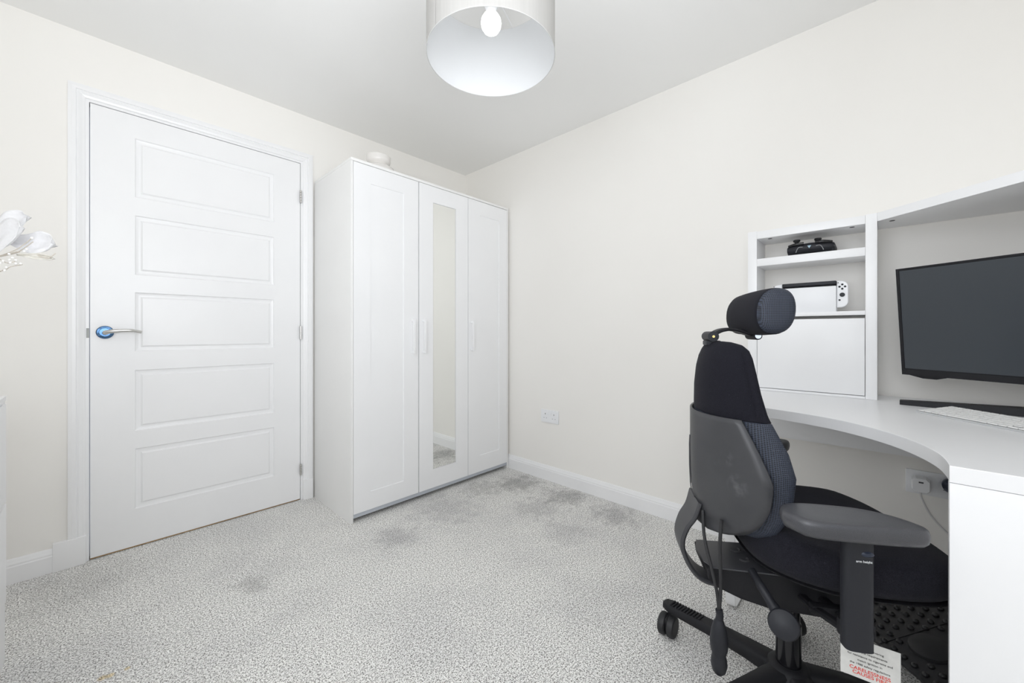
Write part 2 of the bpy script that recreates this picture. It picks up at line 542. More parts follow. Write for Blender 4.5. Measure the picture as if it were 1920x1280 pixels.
# ---------------------------------------------------------------- the room
T = 0.10
bx('floor', XD - T, XB + T, YC - T, YA + T, -0.1, 0.0, M['carpet'], kind='structure')
bx('ceiling', XD - T, XB + T, YC - T, YA + T, H, H + 0.1, M['ceiling'], kind='structure')
DX0, DX1, DZ = -0.0185, 0.8295, 1.992                     # door leaf
OX0, OX1, OZ = DX0 - 0.028, DX1 + 0.028, DZ + 0.028         # hole in the wall
w = MB()
w.box(XD - T, OX0, YA, YA + T, 0, H); w.box(OX1, XB + T, YA, YA + T, 0, H); w.box(OX0, OX1, YA, YA + T, OZ, H)
w.build('wall_back', M['wall'], kind='structure')
bx('wall_right', XB, XB + T, YC - T, YA, 0, H, M['wall'], kind='structure')
w = MB()
w.box(XD - T, XD, YC - T, SY0, 0, H); w.box(XD - T, XD, SY1, YA, 0, H); w.box(XD - T, XD, SY0, SY1, 0, WZ0); w.box(XD - T, XD, SY0, SY1, WZ1, H)
w.build('wall_left', M['wall'], kind='structure')
w = MB()
w.box(XD, WX0, YC - T, YC, 0, H); w.box(WX1, XB, YC - T, YC, 0, H); w.box(WX0, WX1, YC - T, YC, 0, WZ0); w.box(WX0, WX1, YC - T, YC, WZ1, H)
w.build('wall_front', M['wall'], kind='structure')
# window behind the camera
w = MB()
for a in ((WX0, WX0 + 0.05, WZ0, WZ1), (WX1 - 0.05, WX1, WZ0, WZ1), (WX0 + 0.05, WX1 - 0.05, WZ0, WZ0 + 0.05), (WX0 + 0.05, WX1 - 0.05, WZ1 - 0.05, WZ1), ((WX0 + WX1) / 2 - 0.035, (WX0 + WX1) / 2 + 0.035, WZ0 + 0.05, WZ1 - 0.05)):
    w.box(a[0], a[1], YC - 0.09, YC - 0.04, a[2], a[3], 0.004)
wf = w.build('window_1', M['gloss'], kind='structure')
bx('window_pane', WX0 + 0.05, WX1 - 0.05, YC - 0.067, YC - 0.061, WZ0 + 0.05, WZ1 - 0.05, M['glass'], wf)
bx('window_sill', WX0 - 0.03, WX1 + 0.03, YC - 0.038, YC + 0.03, WZ0 - 0.025, WZ0 - 0.001, M['gloss'], wf, bev=0.004)


w = MB()  # added window, out of view, framing the fill light from the left
for a in ((SY0, SY0 + 0.05, WZ0, WZ1), (SY1 - 0.05, SY1, WZ0, WZ1), (SY0 + 0.05, SY1 - 0.05, WZ0, WZ0 + 0.05), (SY0 + 0.05, SY1 - 0.05, WZ1 - 0.05, WZ1), ((SY0 + SY1) / 2 - 0.035, (SY0 + SY1) / 2 + 0.035, WZ0 + 0.05, WZ1 - 0.05)):
    w.box(XD - 0.09, XD - 0.04, a[0], a[1], a[2], a[3], 0.004)
wf = w.build('added_window', M['gloss'], kind='structure')
bx('window_pane', XD - 0.067, XD - 0.061, SY0 + 0.05, SY1 - 0.05, WZ0 + 0.05, WZ1 - 0.05, M['glass'], wf)
bx('window_sill', XD - 0.038, XD + 0.03, SY0 - 0.03, SY1 + 0.03, WZ0 - 0.025, WZ0 - 0.001, M['gloss'], wf, bev=0.004)


def skirting(name, p0, p1, nrm, z1=0.096):
    """moulded skirting from p0 to p1 against a wall, nrm into the room"""
    prof = [(0, 0), (0.015, 0), (0.015, z1 - 0.030), (0.0125, z1 - 0.026), (0.0125, z1 - 0.020), (0.009, z1 - 0.012), (0.006, z1 - 0.004), (0.004, z1), (0, z1)]
    mb = MB()
    rings = [[(p[0] + nrm[0] * d, p[1] + nrm[1] * d, z) for d, z in prof] for p in (p0, p1)]
    mb.loft(rings, smooth=False)
    return mb.build(name, M['gloss'], kind='structure')


skirting('baseboard_right', (XB, YC), (XB, YA), (-1, 0))
skirting('baseboard_back', (XD, YA), (-0.1245, YA), (0, -1))
skirting('baseboard_left', (XD, YC), (XD, YA - 0.016), (1, 0))
skirting('baseboard_front', (XD + 0.016, YC), (1.06, YC), (0, 1))

# lining, architrave and plinth blocks round the door
w = MB()
w.box(OX0, DX0 - 0.003, YA - 0.002, YA + T, 0, OZ); w.box(DX1 + 0.003, OX1, YA - 0.002, YA + T, 0, OZ); w.box(DX0 - 0.003, DX1 + 0.003, YA - 0.002, YA + T, DZ + 0.003, OZ)
w.box(DX0 - 0.003, DX0 + 0.012, YA + 0.042, YA + T, 0, DZ); w.box(DX1 - 0.012, DX1 + 0.003, YA + 0.042, YA + T, 0, DZ); w.box(DX0 + 0.012, DX1 - 0.012, YA + 0.042, YA + T, DZ - 0.012, DZ + 0.003)
w.build('trim_1', M['gloss'], kind='structure')
AX0, AX1, AZ = -0.0832, 0.896, 2.056


def architrave():
    mb = MB()
    IX0, IX1, IZ = OX0 + 0.014, OX1 - 0.014, OZ - 0.014
    prof = [(0.0, 0.0), (0.0, 0.016), (0.25, 0.018), (0.45, 0.018), (0.5, 0.013), (0.62, 0.015), (0.8, 0.010), (0.95, 0.008), (1.0, 0.006), (1.0, 0.0)]  # 0 = outer edge, 1 = inner edge
    z0 = 0.118
    rings = []
    for i, (ox, oz, ix, iz) in enumerate(((AX0, z0, IX0, z0), (AX0, AZ, IX0, IZ), (AX1, AZ, IX1, IZ), (AX1, z0, IX1, z0))):
        rings.append([(ox + (ix - ox) * t, YA - 0.0005 - d, oz + (iz - oz) * t) for t, d in prof])
    mb.loft(rings, smooth=False)
    return mb.build('trim_2', M['gloss'], kind='structure')


architrave()
w = MB()
w.box(-0.1245, OX0 + 0.016, YA - 0.021, YA - 0.0005, 0, 0.118, 0.002)
w.box(OX1 - 0.016, 0.896, YA - 0.021, YA - 0.0005, 0, 0.118, 0.002)
w.build('trim_3', M['gloss'], kind='structure')
bx('trim_4', DX0, DX1, YA + 0.006, YA + 0.044, 0.0, 0.0045, M['gold'], kind='structure', bev=0.001)  # gold threshold strip, its colour standing in for orange light leaking under the door
bx('trim_5', DX0 - 0.003, DX1 + 0.003, YA + 0.044, YA + 0.10, 0.0, 0.012, M['dark_gap'], kind='structure')

# the door leaf
mb = MB()
zz = [(0.178, 0.4556), (0.5381, 0.8184), (0.9046, 1.1783), (1.2591, 1.5333), (1.617, 1.8892)]
slab(mb, DX0, DX1, 0.008, DZ, YA, 0.038, [(0.1225, 0.6931, a, b) for a, b in zz],
     [(0.004, 0.006), (0.012, 0.0075), (0.020, 0.0075), (0.027, 0.0015)])
door = mb.build('door_1', M['gloss'], kind='structure', normals=False, sharp=10)
hz = 0.993
h = MB()
mx = Matrix.Translation((0.0267, YA, hz)) @ Matrix.Rotation(R(90), 4, 'X')
h.lathe([(0.0285, 0.0), (0.0285, 0.005), (0.026, 0.008), (0.019, 0.009), (0.018, 0.006), (0.014, 0.006)], mx, 40)
rose = h.build('rose', M['blue_chrome'], door, label='round door rose still covered in blue film')
h = MB()
h.tube([(0.0267, YA - 0.004, hz), (0.0267, YA - 0.03, hz)], 0.0085, 16)
h.tube(catmull([(0.0267, YA - 0.026, hz - 0.002), (0.030, YA - 0.044, hz), (0.05, YA - 0.052, hz + 0.005), (0.085, YA - 0.054, hz + 0.008), (0.115, YA - 0.052, hz + 0.007), (0.142, YA - 0.048, hz + 0.001)], 6), [0.0095] * 8 + [0.0085] * 8 + [0.0075] * 8 + [0.0065] * 7, 16)
h.build('door_handle', M['nickel'], door, label='curved satin nickel lever handle')
bx('latch_plate', DX0 - 0.0115, DX0 - 0.0025, YA - 0.003, YA - 0.0005, hz - 0.024, hz + 0.018, mat('dull_grey_metal', (0.38, 0.39, 0.38), 0.6, 0.3), door)
for z0, z1 in ((1.7575, 1.8334), (0.9513, 1.0304), (0.1483, 0.2147)):
    h = MB()
    n = 5
    for i in range(n):
        a = z0 + (z1 - z0) * i / n
        h.lathe([(0.0055, a + 0.0008), (0.0055, a + (z1 - z0) / n - 0.0008)], Matrix.Translation((DX1 + 0.0015, YA - 0.0075, 0)), 14)
    h.build('hinge', M['nickel'], door, label='satin metal butt hinge')

# ---------------------------------------------------------------- wardrobe
yf = 1.9992
W0, W1 = 0.9035, 2.0735
wr = thing('wardrobe', 'tall white three-door wardrobe with a narrow mirror in its middle door', 'wardrobe', ((W0 + W1) / 2, yf + 0.25, 0))
off = tuple(wr.location)
yb = YA - 0.022
c = MB()
c.box(W0, W0 + 0.0125, yf, yb, 0, 1.885, 0.0008)
c.box(W1 - 0.0125, W1, yf, yb, 0, 1.885, 0.0008)
c.box(W0 + 0.0125, W1 - 0.0125, yf + 0.024, yb, 0.026, 0.043)
c.box(W0 + 0.0125, W1 - 0.0125, yf + 0.13, yf + 0.145, 0.0, 0.026)
c.box(W0 + 0.0125, W1 - 0.0125, yb - 0.006, yb, 0.045, 1.885)
c.build('carcass', M['carcass'], wr, offset=off)
bx('top_board', W0, W1, yf - 0.001, yb, 1.8855, 1.9, M['carcass'], wr, bev=0.001, offset=off)
bx('bottom_rail', W0 + 0.0128, W1 - 0.0128, yf + 0.004, yf + 0.0235, 0.024, 0.044, M['edge_grey'], wr, offset=off, label='blue-grey board edge under the doors')


def wdoor(x0, x1, px0, px1, pz0, pz1, hx, dz=0.0, mirror=False):
    mb = MB()
    slab(mb, x0, x1, 0.0455, 1.882, yf, 0.018, [(px0, px1, pz0, pz1)], [(0.0015, 0.0045), (0.0025, 0.0045)])
    d = mb.build('door', M['melamine'], wr, normals=False, sharp=10, offset=off)
    if mirror:
        m_ = bx('mirror_panel', px0 + 0.003, px1 - 0.003, yf + 0.0028, yf + 0.0042, pz0 + 0.003, pz1 - 0.003, M['mirror'], d, offset=off, label='narrow tall mirror panel')
    hb = MB()
    hb.box(hx - 0.0065, hx + 0.0065, yf - 0.028, yf - 0.016, 0.869, 1.07, 0.0015)
    hb.box(hx - 0.0055, hx + 0.0055, yf - 0.0165, yf - 0.0003, 0.872, 0.885, 0.001)
    hb.box(hx - 0.0055, hx + 0.0055, yf - 0.0165, yf - 0.0003, 1.054, 1.067, 0.001)
    hb.build('handle', M['melamine'], d, offset=off)


wdoor(0.9175, 1.3085, 1.011, 1.2115, 0.140, 1.789, 1.268)
wdoor(1.3145, 1.6900, 1.4127, 1.5898, 0.156, 1.785, 1.343, mirror=True)
wdoor(1.6940, 2.0595, 1.797, 1.981, 0.155, 1.789, 1.7195)

# footed bowl on the wardrobe
b = MB()
b.lathe([(0.001, 0.0), (0.112, 0.0), (0.113, 0.005), (0.108, 0.020), (0.096, 0.045), (0.078, 0.060), (0.062, 0.070), (0.058, 0.076), (0.064, 0.083), (0.073, 0.092), (0.076, 0.105), (0.0765, 0.138), (0.074, 0.140), (0.072, 0.105), (0.060, 0.090), (0.03, 0.084), (0.001, 0.083)], Matrix.Diagonal((0.88, 0.88, 0.74, 1)), n=48)
bowl = b.build('footed_bowl', M['bowl'], loc=(1.120, 2.118, 1.9005))
tag(bowl, 'pale cloudy glass footed bowl on top of the wardrobe', 'bowl')

# ---------------------------------------------------------------- pendant lamp
LX, LY = 0.856, 0.900
lamp = thing('pendant_lamp', 'large off-white drum pendant lamp with a lit bulb hanging from the ceiling', 'lamp', (LX, LY, H))
Z0, Z1, RR = 1.857 - H, 2.099 - H, 0.2
s = MB()
n = 96
rings = []
for r, z in ((RR, Z0), (RR, Z1)):
    rings.append([(r * math.cos(2 * math.pi * k / n), r * math.sin(2 * math.pi * k / n), z) for k in range(n)])
s.loft(rings, cap=False)
shade = s.build('lamp_shade', M['shade_out'], lamp, normals=True)
s = MB()
rings = []
for r, z in ((RR - 0.0012, Z0 + 0.0005), (RR - 0.0012, Z1 - 0.0005)):
    rings.append([(r * math.cos(2 * math.pi * k / n), r * math.sin(2 * math.pi * k / n), z) for k in range(n)])
s.loft(rings, cap=False)
s.build('shade_lining', M['shade_in'], shade)
for z in (Z0, Z1):
    s = MB()
    s.tube([(RR * math.cos(2 * math.pi * k / 96), RR * math.sin(2 * math.pi * k / 96), z) for k in range(97)], 0.0011, 6, cap=False)
    s.build('shade_rim', mat('shade_rim', (0.55, 0.55, 0.54), 0.7), shade)
# overlapping seam of the fabric, on the side facing left of the camera
s = MB()
sa = math.atan2(-LY, -LX) - R(52)
s.add([(RR * 1.004 * math.cos(sa + d), RR * 1.004 * math.sin(sa + d), z) for z in (Z0 + 0.001, Z1) for d in (-0.010, 0.010)], [(0, 1, 3, 2)])
s.build('shade_seam', mat('linen_seam', (0.46, 0.45, 0.44), 0.9), shade)
s = MB()
s.tube([(0.026 * math.cos(a), 0.026 * math.sin(a), Z1 - 0.012) for a in [2 * math.pi * k / 24 for k in range(25)]], 0.002, 6, cap=False)
for k in range(3):
    a = 2 * math.pi * k / 3 + 0.4
    s.tube([(0.026 * math.cos(a), 0.026 * math.sin(a), Z1 - 0.012), (RR * 0.995 * math.cos(a), RR * 0.995 * math.sin(a), Z1 - 0.002)], 0.0016, 6)
s.build('spider_ring', M['gloss'], lamp)
s = MB(); s.lathe([(0.013, 1.9995 - H), (0.017, 2.012 - H), (0.021, 2.02 - H), (0.021, 2.075 - H), (0.012, 2.09 - H), (0.004, 2.095 - H)], n=24)
s.build('lamp_holder', M['plastic_white'], lamp)
s = MB(); s.tube([(0, 0, 2.093 - H), (0, 0, -0.02)], 0.003, 10); s.build('cord', M['plastic_white'], lamp)
s = MB(); s.lathe([(0.05, 0), (0.05, -0.006), (0.035, -0.022), (0.008, -0.028)], n=32); s.build('ceiling_rose', M['plastic_white'], lamp)
s = MB(); s.lathe([(0.001, 1.932 - H), (0.012, 1.9345 - H), (0.023, 1.943 - H), (0.030, 1.955 - H), (0.0322, 1.967 - H), (0.030, 1.980 - H), (0.023, 1.992 - H), (0.016, 1.998 - H), (0.001, 1.999 - H)], n=32)
s.build('light_bulb', M['bulb'], lamp, label='glowing white round bulb')

# ---------------------------------------------------------------- corner desk with hutch
desk = thing('corner_desk', 'white curved corner desk with a shelf hutch, at the right wall', 'desk', (1.6, -0.1, 0))
doff = tuple(desk.location)
DXP, DYC, DXR = 1.0694, -0.578, 2.078
curve = catmull([(1.0694, -0.0872), (1.115, -0.0858), (1.168, -0.079), (1.228, -0.061), (1.285, -0.034), (1.338, 0.003), (1.385, 0.050), (1.424, 0.105), (1.452, 0.172), (1.474, 0.250), (1.486, 0.330), (1.490, 0.4226)], 5)
outl = [(p.x, p.y) for p in curve] + [(DXR, 0.4226), (DXR, DYC), (DXP, DYC)]
MB().prism(outl, 0.7195, 0.75, 0.0012).build('desktop', M['melamine'], desk, offset=doff, sharp=30)
bx('side_panel', DXP + 0.0005, DXP + 0.021, DYC, -0.0872, 0.0, 0.7185, M['melamine'], desk, bev=0.001, offset=doff)
bx('back_rail', 1.99, 2.006, -0.56, 0.38, 0.55, 0.719, M['melamine'], desk, offset=doff)
for y in (0.258, 0.213):
    s = MB(); s.lathe([(0.0045, 0.0), (0.0045, 0.0012), (0.002, 0.002)], Matrix.Translation((1.990, y, 0.632)) @ Matrix.Rotation(R(-90), 4, 'Y'), 16)
    s.build('screw_cap', M['hole'] if y > 0.23 else M['plastic_white'], desk, offset=doff)
# sled leg made of flat bar at the open end
leg = MB()
path = catmull([(1.5628, 0.40, 0.7185), (1.5628, 0.40, 0.4), (1.5628, 0.40, 0.05)], 3)[:-1] + catmull([(1.5628, 0.40, 0.05), (1.566, 0.40, 0.018), (1.585, 0.40, 0.004), (1.62, 0.40, 0.002)], 6)[:-1] + [Vector((1.62, 0.40, 0.002)), Vector((2.02, 0.40, 0.002)), Vector((2.05, 0.40, 0.018)), Vector((2.054, 0.40, 0.05)), Vector((2.054, 0.40, 0.7185))]
path = [p + Vector((0, 0, 0.002)) for p in path]; path[0].z = 0.7185; path[-1].z = 0.7185
leg.tube(path, 0, flat=(0.032, 0.0035, (0, 1, 0)))
leg.build('leg', M['melamine'], desk, offset=doff, label='white flat-bar sled leg')
# hutch
HX = 1.9174
hb = MB()
HB = 2.078


def hbox(name, y0, y1, z0, z1, x0=HX, x1=HB, m='melamine', lab=None):
    return bx(name, x0, x1, y0, y1, z0, z1, M[m], desk, bev=0.0008, offset=doff, label=lab)


hbox('hutch_post', 0.0168, 0.0482, 0.7505, 1.42)
hbox('hutch_post', 0.3896, 0.4226, 0.7505, 1.42)
top_ = hbox('hutch_top', 0.0485, 0.3893, 1.387, 1.418)
hbox('shelf', 0.0485, 0.3893, 1.2715, 1.3025)
hbox('shelf', 0.0485, 0.3893, 1.0566, 1.0721)
hbox('shelf', 0.0485, 0.3893, 0.7505, 0.7600)
hbox('flap_door', 0.0500, 0.3880, 0.7625, 1.0450, HX + 0.0005, HX + 0.016)
for x, y in ((1.945, 0.347), (1.945, 0.086)):
    s = MB(); s.lathe([(0.0075, 0.0), (0.0075, -0.0006)], Matrix.Translation((x, y, 1.3869)), 20); s.build('cam_fitting', M['hole'], desk, offset=doff)
# corner shelf with a straight diagonal front
sh = [(HX, 0.0163), (HB, 0.0163), (HB, DYC), (1.45, DYC), (1.45, -0.42), (1.549, -0.42)]
MB().prism(sh, 1.39, 1.42, 0.0008).build('corner_shelf', M['melamine'], desk, offset=doff, sharp=30)
s = MB(); s.lathe([(0.0075, 0.0), (0.0075, -0.0006)], Matrix.Translation((1.945, -0.022, 1.3899)), 20); s.build('cam_fitting', M['hole'], desk, offset=doff)
bx('hutch_post', 1.45, 1.482, DYC, -0.42, 0.7505, 1.3895, M['melamine'], desk, bev=0.0008, offset=doff)

# ---------------------------------------------------------------- things in the hutch
# docked hand-held console
gx = 1.95
dock = thing('console_dock', 'white console dock holding a handheld console, on the middle shelf of the desk hutch', 'console dock', (gx + 0.02, 0.219, 1.0723))
dk = MB()
zt = 0.104
dk.box(-0.022, -0.006, -0.0868, 0.0868, 0.0, zt - 0.004, 0.003); dk.box(0.012, 0.027, -0.0868, 0.0868, 0.0, zt - 0.004, 0.003); dk.box(-0.006, 0.012, -0.0868, 0.0868, 0.0, 0.012)
dk.build('shell', M['console_white'], dock)
con = thing('game_console', 'handheld game console with white side grips and black screen slab, standing in the white dock', 'game console', (gx + 0.023, 0.219, 1.0848))
cb = MB(); cb.box(-0.007, 0.007, -0.086, 0.086, 0.002, 0.106, 0.003)
cb.build('console_body', M['charcoal'], con)
cb = MB(); cb.box(-0.024, 0.0145, -0.0865, 0.0865, 0.0935, 0.107, 0.0025)
cb.build('top_bezel', M['charcoal'], con, label='dark bar showing above the dock')
for sg in (-1, 1):
    o2 = []
    y0 = 0.0872 * sg; y1 = 0.1212 * sg; rr = 0.022
    pts = [(y0, 0.004)]
    for k in range(9):
        a = R(90) * k / 8
        pts.append((y1 - sg * rr + sg * rr * math.sin(a), 0.004 + rr - rr * math.cos(a)))
    for k in range(9):
        a = R(90) * k / 8
        pts.append((y1 - sg * rr + sg * rr * math.cos(a), 0.106 - rr + rr * math.sin(a)))
    pts.append((y0, 0.106))
    g = MB()
    # outline lies in y-z; extrude along x
    mxp = Matrix(((0, 0, 1, 0), (1, 0, 0, 0), (0, 1, 0, 0), (0, 0, 0, 1)))
    g.prism(pts, -0.0145 , 0.0085, 0.003, mxp)
    grip = g.build('side_grip', M['console_white'], con, sharp=40)
    cy = 0.104 * sg
    face = -0.0147

    def disc(nm, y, z, r, dep=0.0016, par=grip):
        q = MB(); q.lathe([(r, 0), (r, dep * 0.7), (r * 0.8, dep)], Matrix.Translation((face, y, z)) @ Matrix.Rotation(R(-90), 4, 'Y'), 20)
        q.build(nm, M['charcoal'], par)
    if sg == -1:
        bz, sz = 0.083, 0.052
    else:
        bz, sz = 0.052, 0.083
    for dy, dz in ((0, 0.0082), (0, -0.0082), (0.0082, 0), (-0.0082, 0)):
        disc('button', cy + dy, bz + dz, 0.0036)
    disc('thumbstick', cy, sz, 0.0078, 0.006)
    disc('button', cy + 0.008, sz - 0.020, 0.0033)
    disc('button', cy + 0.012, 0.0985, 0.0018)

# gamepad lying on the upper shelf, shoulder side outwards
pad = thing('game_controller', 'black game controller with two thumbsticks lying on the top shelf of the desk hutch', 'game controller', (1.985, 0.214, 1.3028))
pb = MB()
prof_y = [-0.078, -0.074, -0.066, -0.05, -0.025, 0, 0.025, 0.05, 0.066, 0.074, 0.078]
rings = []
for i, y in enumerate(prof_y):
    e = abs(y) / 0.078
    half = 0.004 if abs(y) > 0.0775 else 1
    zc = 0.029 - 0.004 * e; hz_ = (0.021 if e < 0.9 else 0.019) * (0.25 if e > 0.99 else 1) * (0.92 if e > 0.93 else 1)
    xc = 0.0 + 0.055 * max(0, e - 0.45) ** 1.2; dx = 0.046 + 0.028 * max(0, e - 0.4)
    if e > 0.99:
        dx *= 0.55
    ring = []
    for k in range(24):
        a = 2 * math.pi * k / 24
        ca, sa_ = math.cos(a), math.sin(a)
        ring.append((xc + dx * math.copysign(abs(ca) ** 0.8, ca), y, zc + hz_ * math.copysign(abs(sa_) ** 0.75, sa_)))
    rings.append(ring)
pb.loft(rings)
body = pb.build('controller_body', M['charcoal'], pad, sharp=60)
for sg in (-1, 1):
    g = MB(); g.tube(catmull([(-0.042, 0.018 * sg, 0.045), (-0.044, 0.045 * sg, 0.044), (-0.030, 0.068 * sg, 0.041)], 5), [0.006] * 11, 12)
    g.build('bumper', M['gloss_black'], pad)
    g = MB(); g.tube(catmull([(-0.0475, 0.021 * sg, 0.030), (-0.0480, 0.034 * sg, 0.030), (-0.045, 0.040 * sg, 0.022), (-0.042, 0.044 * sg, 0.012)], 4), 0.0013, 8)
    g.build('silver_line', M['silver_trim'], pad, label='thin silver accent line')
for (x, y) in ((-0.012, 0.045), (0.006, -0.022)):
    g = MB(); g.lathe([(0.007, 0.046), (0.007, 0.058), (0.011, 0.060), (0.0125, 0.065), (0.011, 0.068), (0.004, 0.067)], Matrix.Translation((x, y, 0)), 24)
    g.build('thumbstick', M['rubber'], pad)
g = MB()
g.add([(-0.0485, 0.006, 0.034), (-0.0485, -0.006, 0.034), (-0.0485, -0.003, 0.028), (-0.0485, 0.0, 0.023), (-0.0485, 0.003, 0.028)], [(0, 1, 2, 3, 4)])
g.build('emblem', mat('pale_blue_emblem', (0.35, 0.50, 0.60), 0.4), pad)

# ---------------------------------------------------------------- monitor
BL = Vector((1.917, -0.046, 0.848)); mu = Vector((-0.536, -0.844, 0)).normalized(); mn = Vector((-0.844, 0.536, 0)).normalized()
hub = Vector((1.849, -0.365, 0.7505))
mon = thing('monitor', 'wide black computer monitor on the corner desk behind the keyboard', 'monitor', hub)
tilt = -0.085
up = Vector((0, 0, math.cos(tilt))) + (-mn) * math.sin(tilt)
nn = mu.cross(up).normalized()
if nn.dot(mn) < 0:
    nn = -nn
SM = Matrix(((mu.x, -nn.x, up.x, BL.x - hub.x), (mu.y, -nn.y, up.y, BL.y - hub.y), (mu.z, -nn.z, up.z, BL.z - hub.z), (0, 0, 0, 1)))
Wm, Hm = 0.612, 0.363
mb = MB()
slab(mb, 0, Wm, 0, Hm, 0.0, 0.014, [(0.008, Wm - 0.008, 0.020, Hm - 0.006)], [(0.0004, 0.0015), (0.0006, 0.0015)])
bmesh.ops.transform(mb.bm, matrix=SM, verts=mb.bm.verts[:])
fr = mb.build('bezel', M['black_plastic'], mon, sharp=15)
bx('screen', 0.010, Wm - 0.010, 0.0004, 0.0012, 0.022, Hm - 0.008, M['screen'], mon, mx=SM, label='switched-off dark screen')
mb = MB()
rings = []
for d, ins, zi in ((0.014, 0.03, 0.0), (0.03, 0.05, 0.01), (0.05, 0.14, 0.05), (0.058, 0.2, 0.09)):
    rings.append([SM @ Vector(p) for p in ((ins, d, zi), (Wm - ins, d, zi), (Wm - ins, d, Hm - 0.01 - zi), (ins, d, Hm - 0.01 - zi))])
mb.loft(rings, smooth=False)
mb.build('rear_housing', M['black_plastic'], mon)
mb = MB()   # chin bump under the left of the bezel
mb.prism([(0.015, 0.0), (0.055, -0.009), (0.09, -0.009), (0.12, 0.0)], 0.004, 0.026, 0.0, SM @ Matrix(((1, 0, 0, 0), (0, 0, 1, 0), (0, 1, 0, 0), (0, 0, 0, 1))))
mb.build('control_bump', M['black_plastic'], mon)
mb = MB()
for tip in (Vector((1.872, -0.040, 0.7505)), None):
    if tip is None:
        dvec = Vector((1.872, -0.040, 0.7505)) - hub
        tip = hub + dvec - 2 * mu * dvec.dot(mu)
    d = (tip - hub); side = Vector((-d.y, d.x, 0)).normalized()
    pts = []
    for t, wd, ht in ((1.0, 0.016, 0.014), (0.5, 0.022, 0.020), (0.0, 0.030, 0.026)):
        p = d * t
        pts.append([p - side * wd, p + side * wd, p + side * wd * 0.85 + Vector((0, 0, ht)), p - side * wd * 0.85 + Vector((0, 0, ht))])
    mb.loft(pts, smooth=False)
mb.lathe([(0.035, 0.0005), (0.035, 0.024), (0.03, 0.028), (0.02, 0.03)], n=28)
mb.build('stand_base', M['black_plastic'], mon)
mb = MB(); mb.tube([(0, 0, 0.02), (0, 0, 0.27)], 0, flat=(0.05, 0.03, mu)); mb.build('stand_column', M['black_plastic'], mon)

# ---------------------------------------------------------------- keyboard
kx = Vector((-0.704, -0.710, 0)).normalized(); ky = Vector((0.710, -0.704, 0)).normalized()
kb = thing('computer_keyboard', 'white computer keyboard on the desk in front of the monitor', 'keyboard', (1.713, -0.070, 0.7503), math.atan2(kx.y, kx.x))
KW, KD = 0.279, 0.118
sec = [(0, 0.0), (KD, 0.0), (KD, 0.014), (KD - 0.004, 0.0155), (0.002, 0.0045), (0, 0.003)]
mb = MB()
mb.loft([[(x, y, z) for y, z in sec] for x in (0.0, KW)], smooth=False)
mb.build('keyboard_case', M['aluminium'], kb)
sl = math.atan2(0.011, KD - 0.006)
KM = Matrix.Translation((0, 0.002, 0.0045)) @ Matrix.Rotation(sl, 4, 'X')


def key(x, wdt, row_y, dep):
    o = MB().box(x + 0.0012, x + wdt - 0.0012, row_y, row_y + dep, 0.0006, 0.0032, 0.0006, KM, 1).build('key', M['key_white'], kb)


u = (KW - 0.006) / 15.0
y = 0.003
rows = [[1, 1, 1, 1.25, 5, 1.25, 1, 'a'], [2.4, 1, 1, 1, 1, 1, 1, 1, 1, 1, 1, 2.6], [1.8] + [1] * 11 + [2.2], [1.5] + [1] * 12 + [1.5], [1] * 13 + [2.0], [1.07] * 14]
for i, rw in enumerate(rows):
    x = 0.003
    dep = 0.0162 if i < 5 else 0.0125
    for k in rw:
        if k == 'a':
            rest = (KW - 0.003 - x) / 3
            for q in range(3):
                key(x + q * rest, rest, y, dep / 2 - 0.0005)
                if q == 1:
                    key(x + q * rest, rest, y + dep / 2 + 0.0005, dep / 2 - 0.0005)
        else:
            key(x, k * u, y, dep)
            x += k * u
    y += dep + 0.0024

# ---------------------------------------------------------------- wall sockets


def socket(name, y0, z0, label, wd=0.146, ht=0.086):
    t = thing(name, label, 'wall socket', (XB, y0 - wd / 2, z0), 0)
    p = MB().box(-0.009, -0.0003, -wd / 2, wd / 2, 0, ht, 0.0022).build('plate', M['plastic_white'], t)
    for sgn in (1, -1):
        cy = sgn * 0.036
        MB().box(-0.0115, -0.0088, cy - sgn * 0.024 - 0.005, cy - sgn * 0.024 + 0.005, ht * 0.62, ht * 0.84, 0.001).build('switch', M['plastic_white'], t)
        h_ = MB()
        h_.box(-0.0094, -0.0088, cy - 0.002, cy + 0.002, ht * 0.62, ht * 0.62 + 0.009)
        h_.build('earth_slot', M['hole'], t)
        for q in (-1, 1):
            MB().box(-0.0093, -0.0088, cy + q * 0.011 - 0.0033, cy + q * 0.011 + 0.0033, ht * 0.33, ht * 0.33 + 0.004).build('pin_slot', mat('grey_slot', (0.42, 0.43, 0.45), 0.6), t)
    return t


socket('wall_socket', 1.699, 0.386, 'empty white double wall socket low on the bare wall between wardrobe and chair')
socket('wall_socket', -0.0599, 0.3975, 'white double wall socket under the desk with plugs in it')

ch = thing('phone_charger', 'pale angular plug charger with its cable, in the socket under the desk', 'charger', (XB - 0.0118, -0.098, 0.440))
g = MB()
rings = []
for d, sc in ((0.0, 0.98), (0.010, 1.0), (0.034, 0.98), (0.040, 0.88)):
    o_ = [(-0.024, -0.018), (-0.016, -0.027), (0.016, -0.027), (0.024, -0.018), (0.024, 0.017), (0.014, 0.027), (-0.014, 0.027), (-0.024, 0.017)]
    rings.append([(-d, a * sc, b_ * sc) for a, b_ in o_])
g.loft(rings, smooth=False)
g.build('charger_body', M['plastic_white'], ch)
MB().box(-0.0408, -0.0395, -0.006, 0.006, 0.009, 0.014, 0.0003).build('usb_port', M['hole'], ch)
g = MB(); g.tube(catmull([(-0.025, 0.0, -0.024), (-0.027, -0.003, -0.05), (-0.03, -0.03, -0.11), (-0.04, -0.09, -0.17), (-0.04, -0.2, -0.24), (-0.04, -0.3, -0.40)], 6), 0.0032, 8)
g.build('cable', M['cable'], ch)
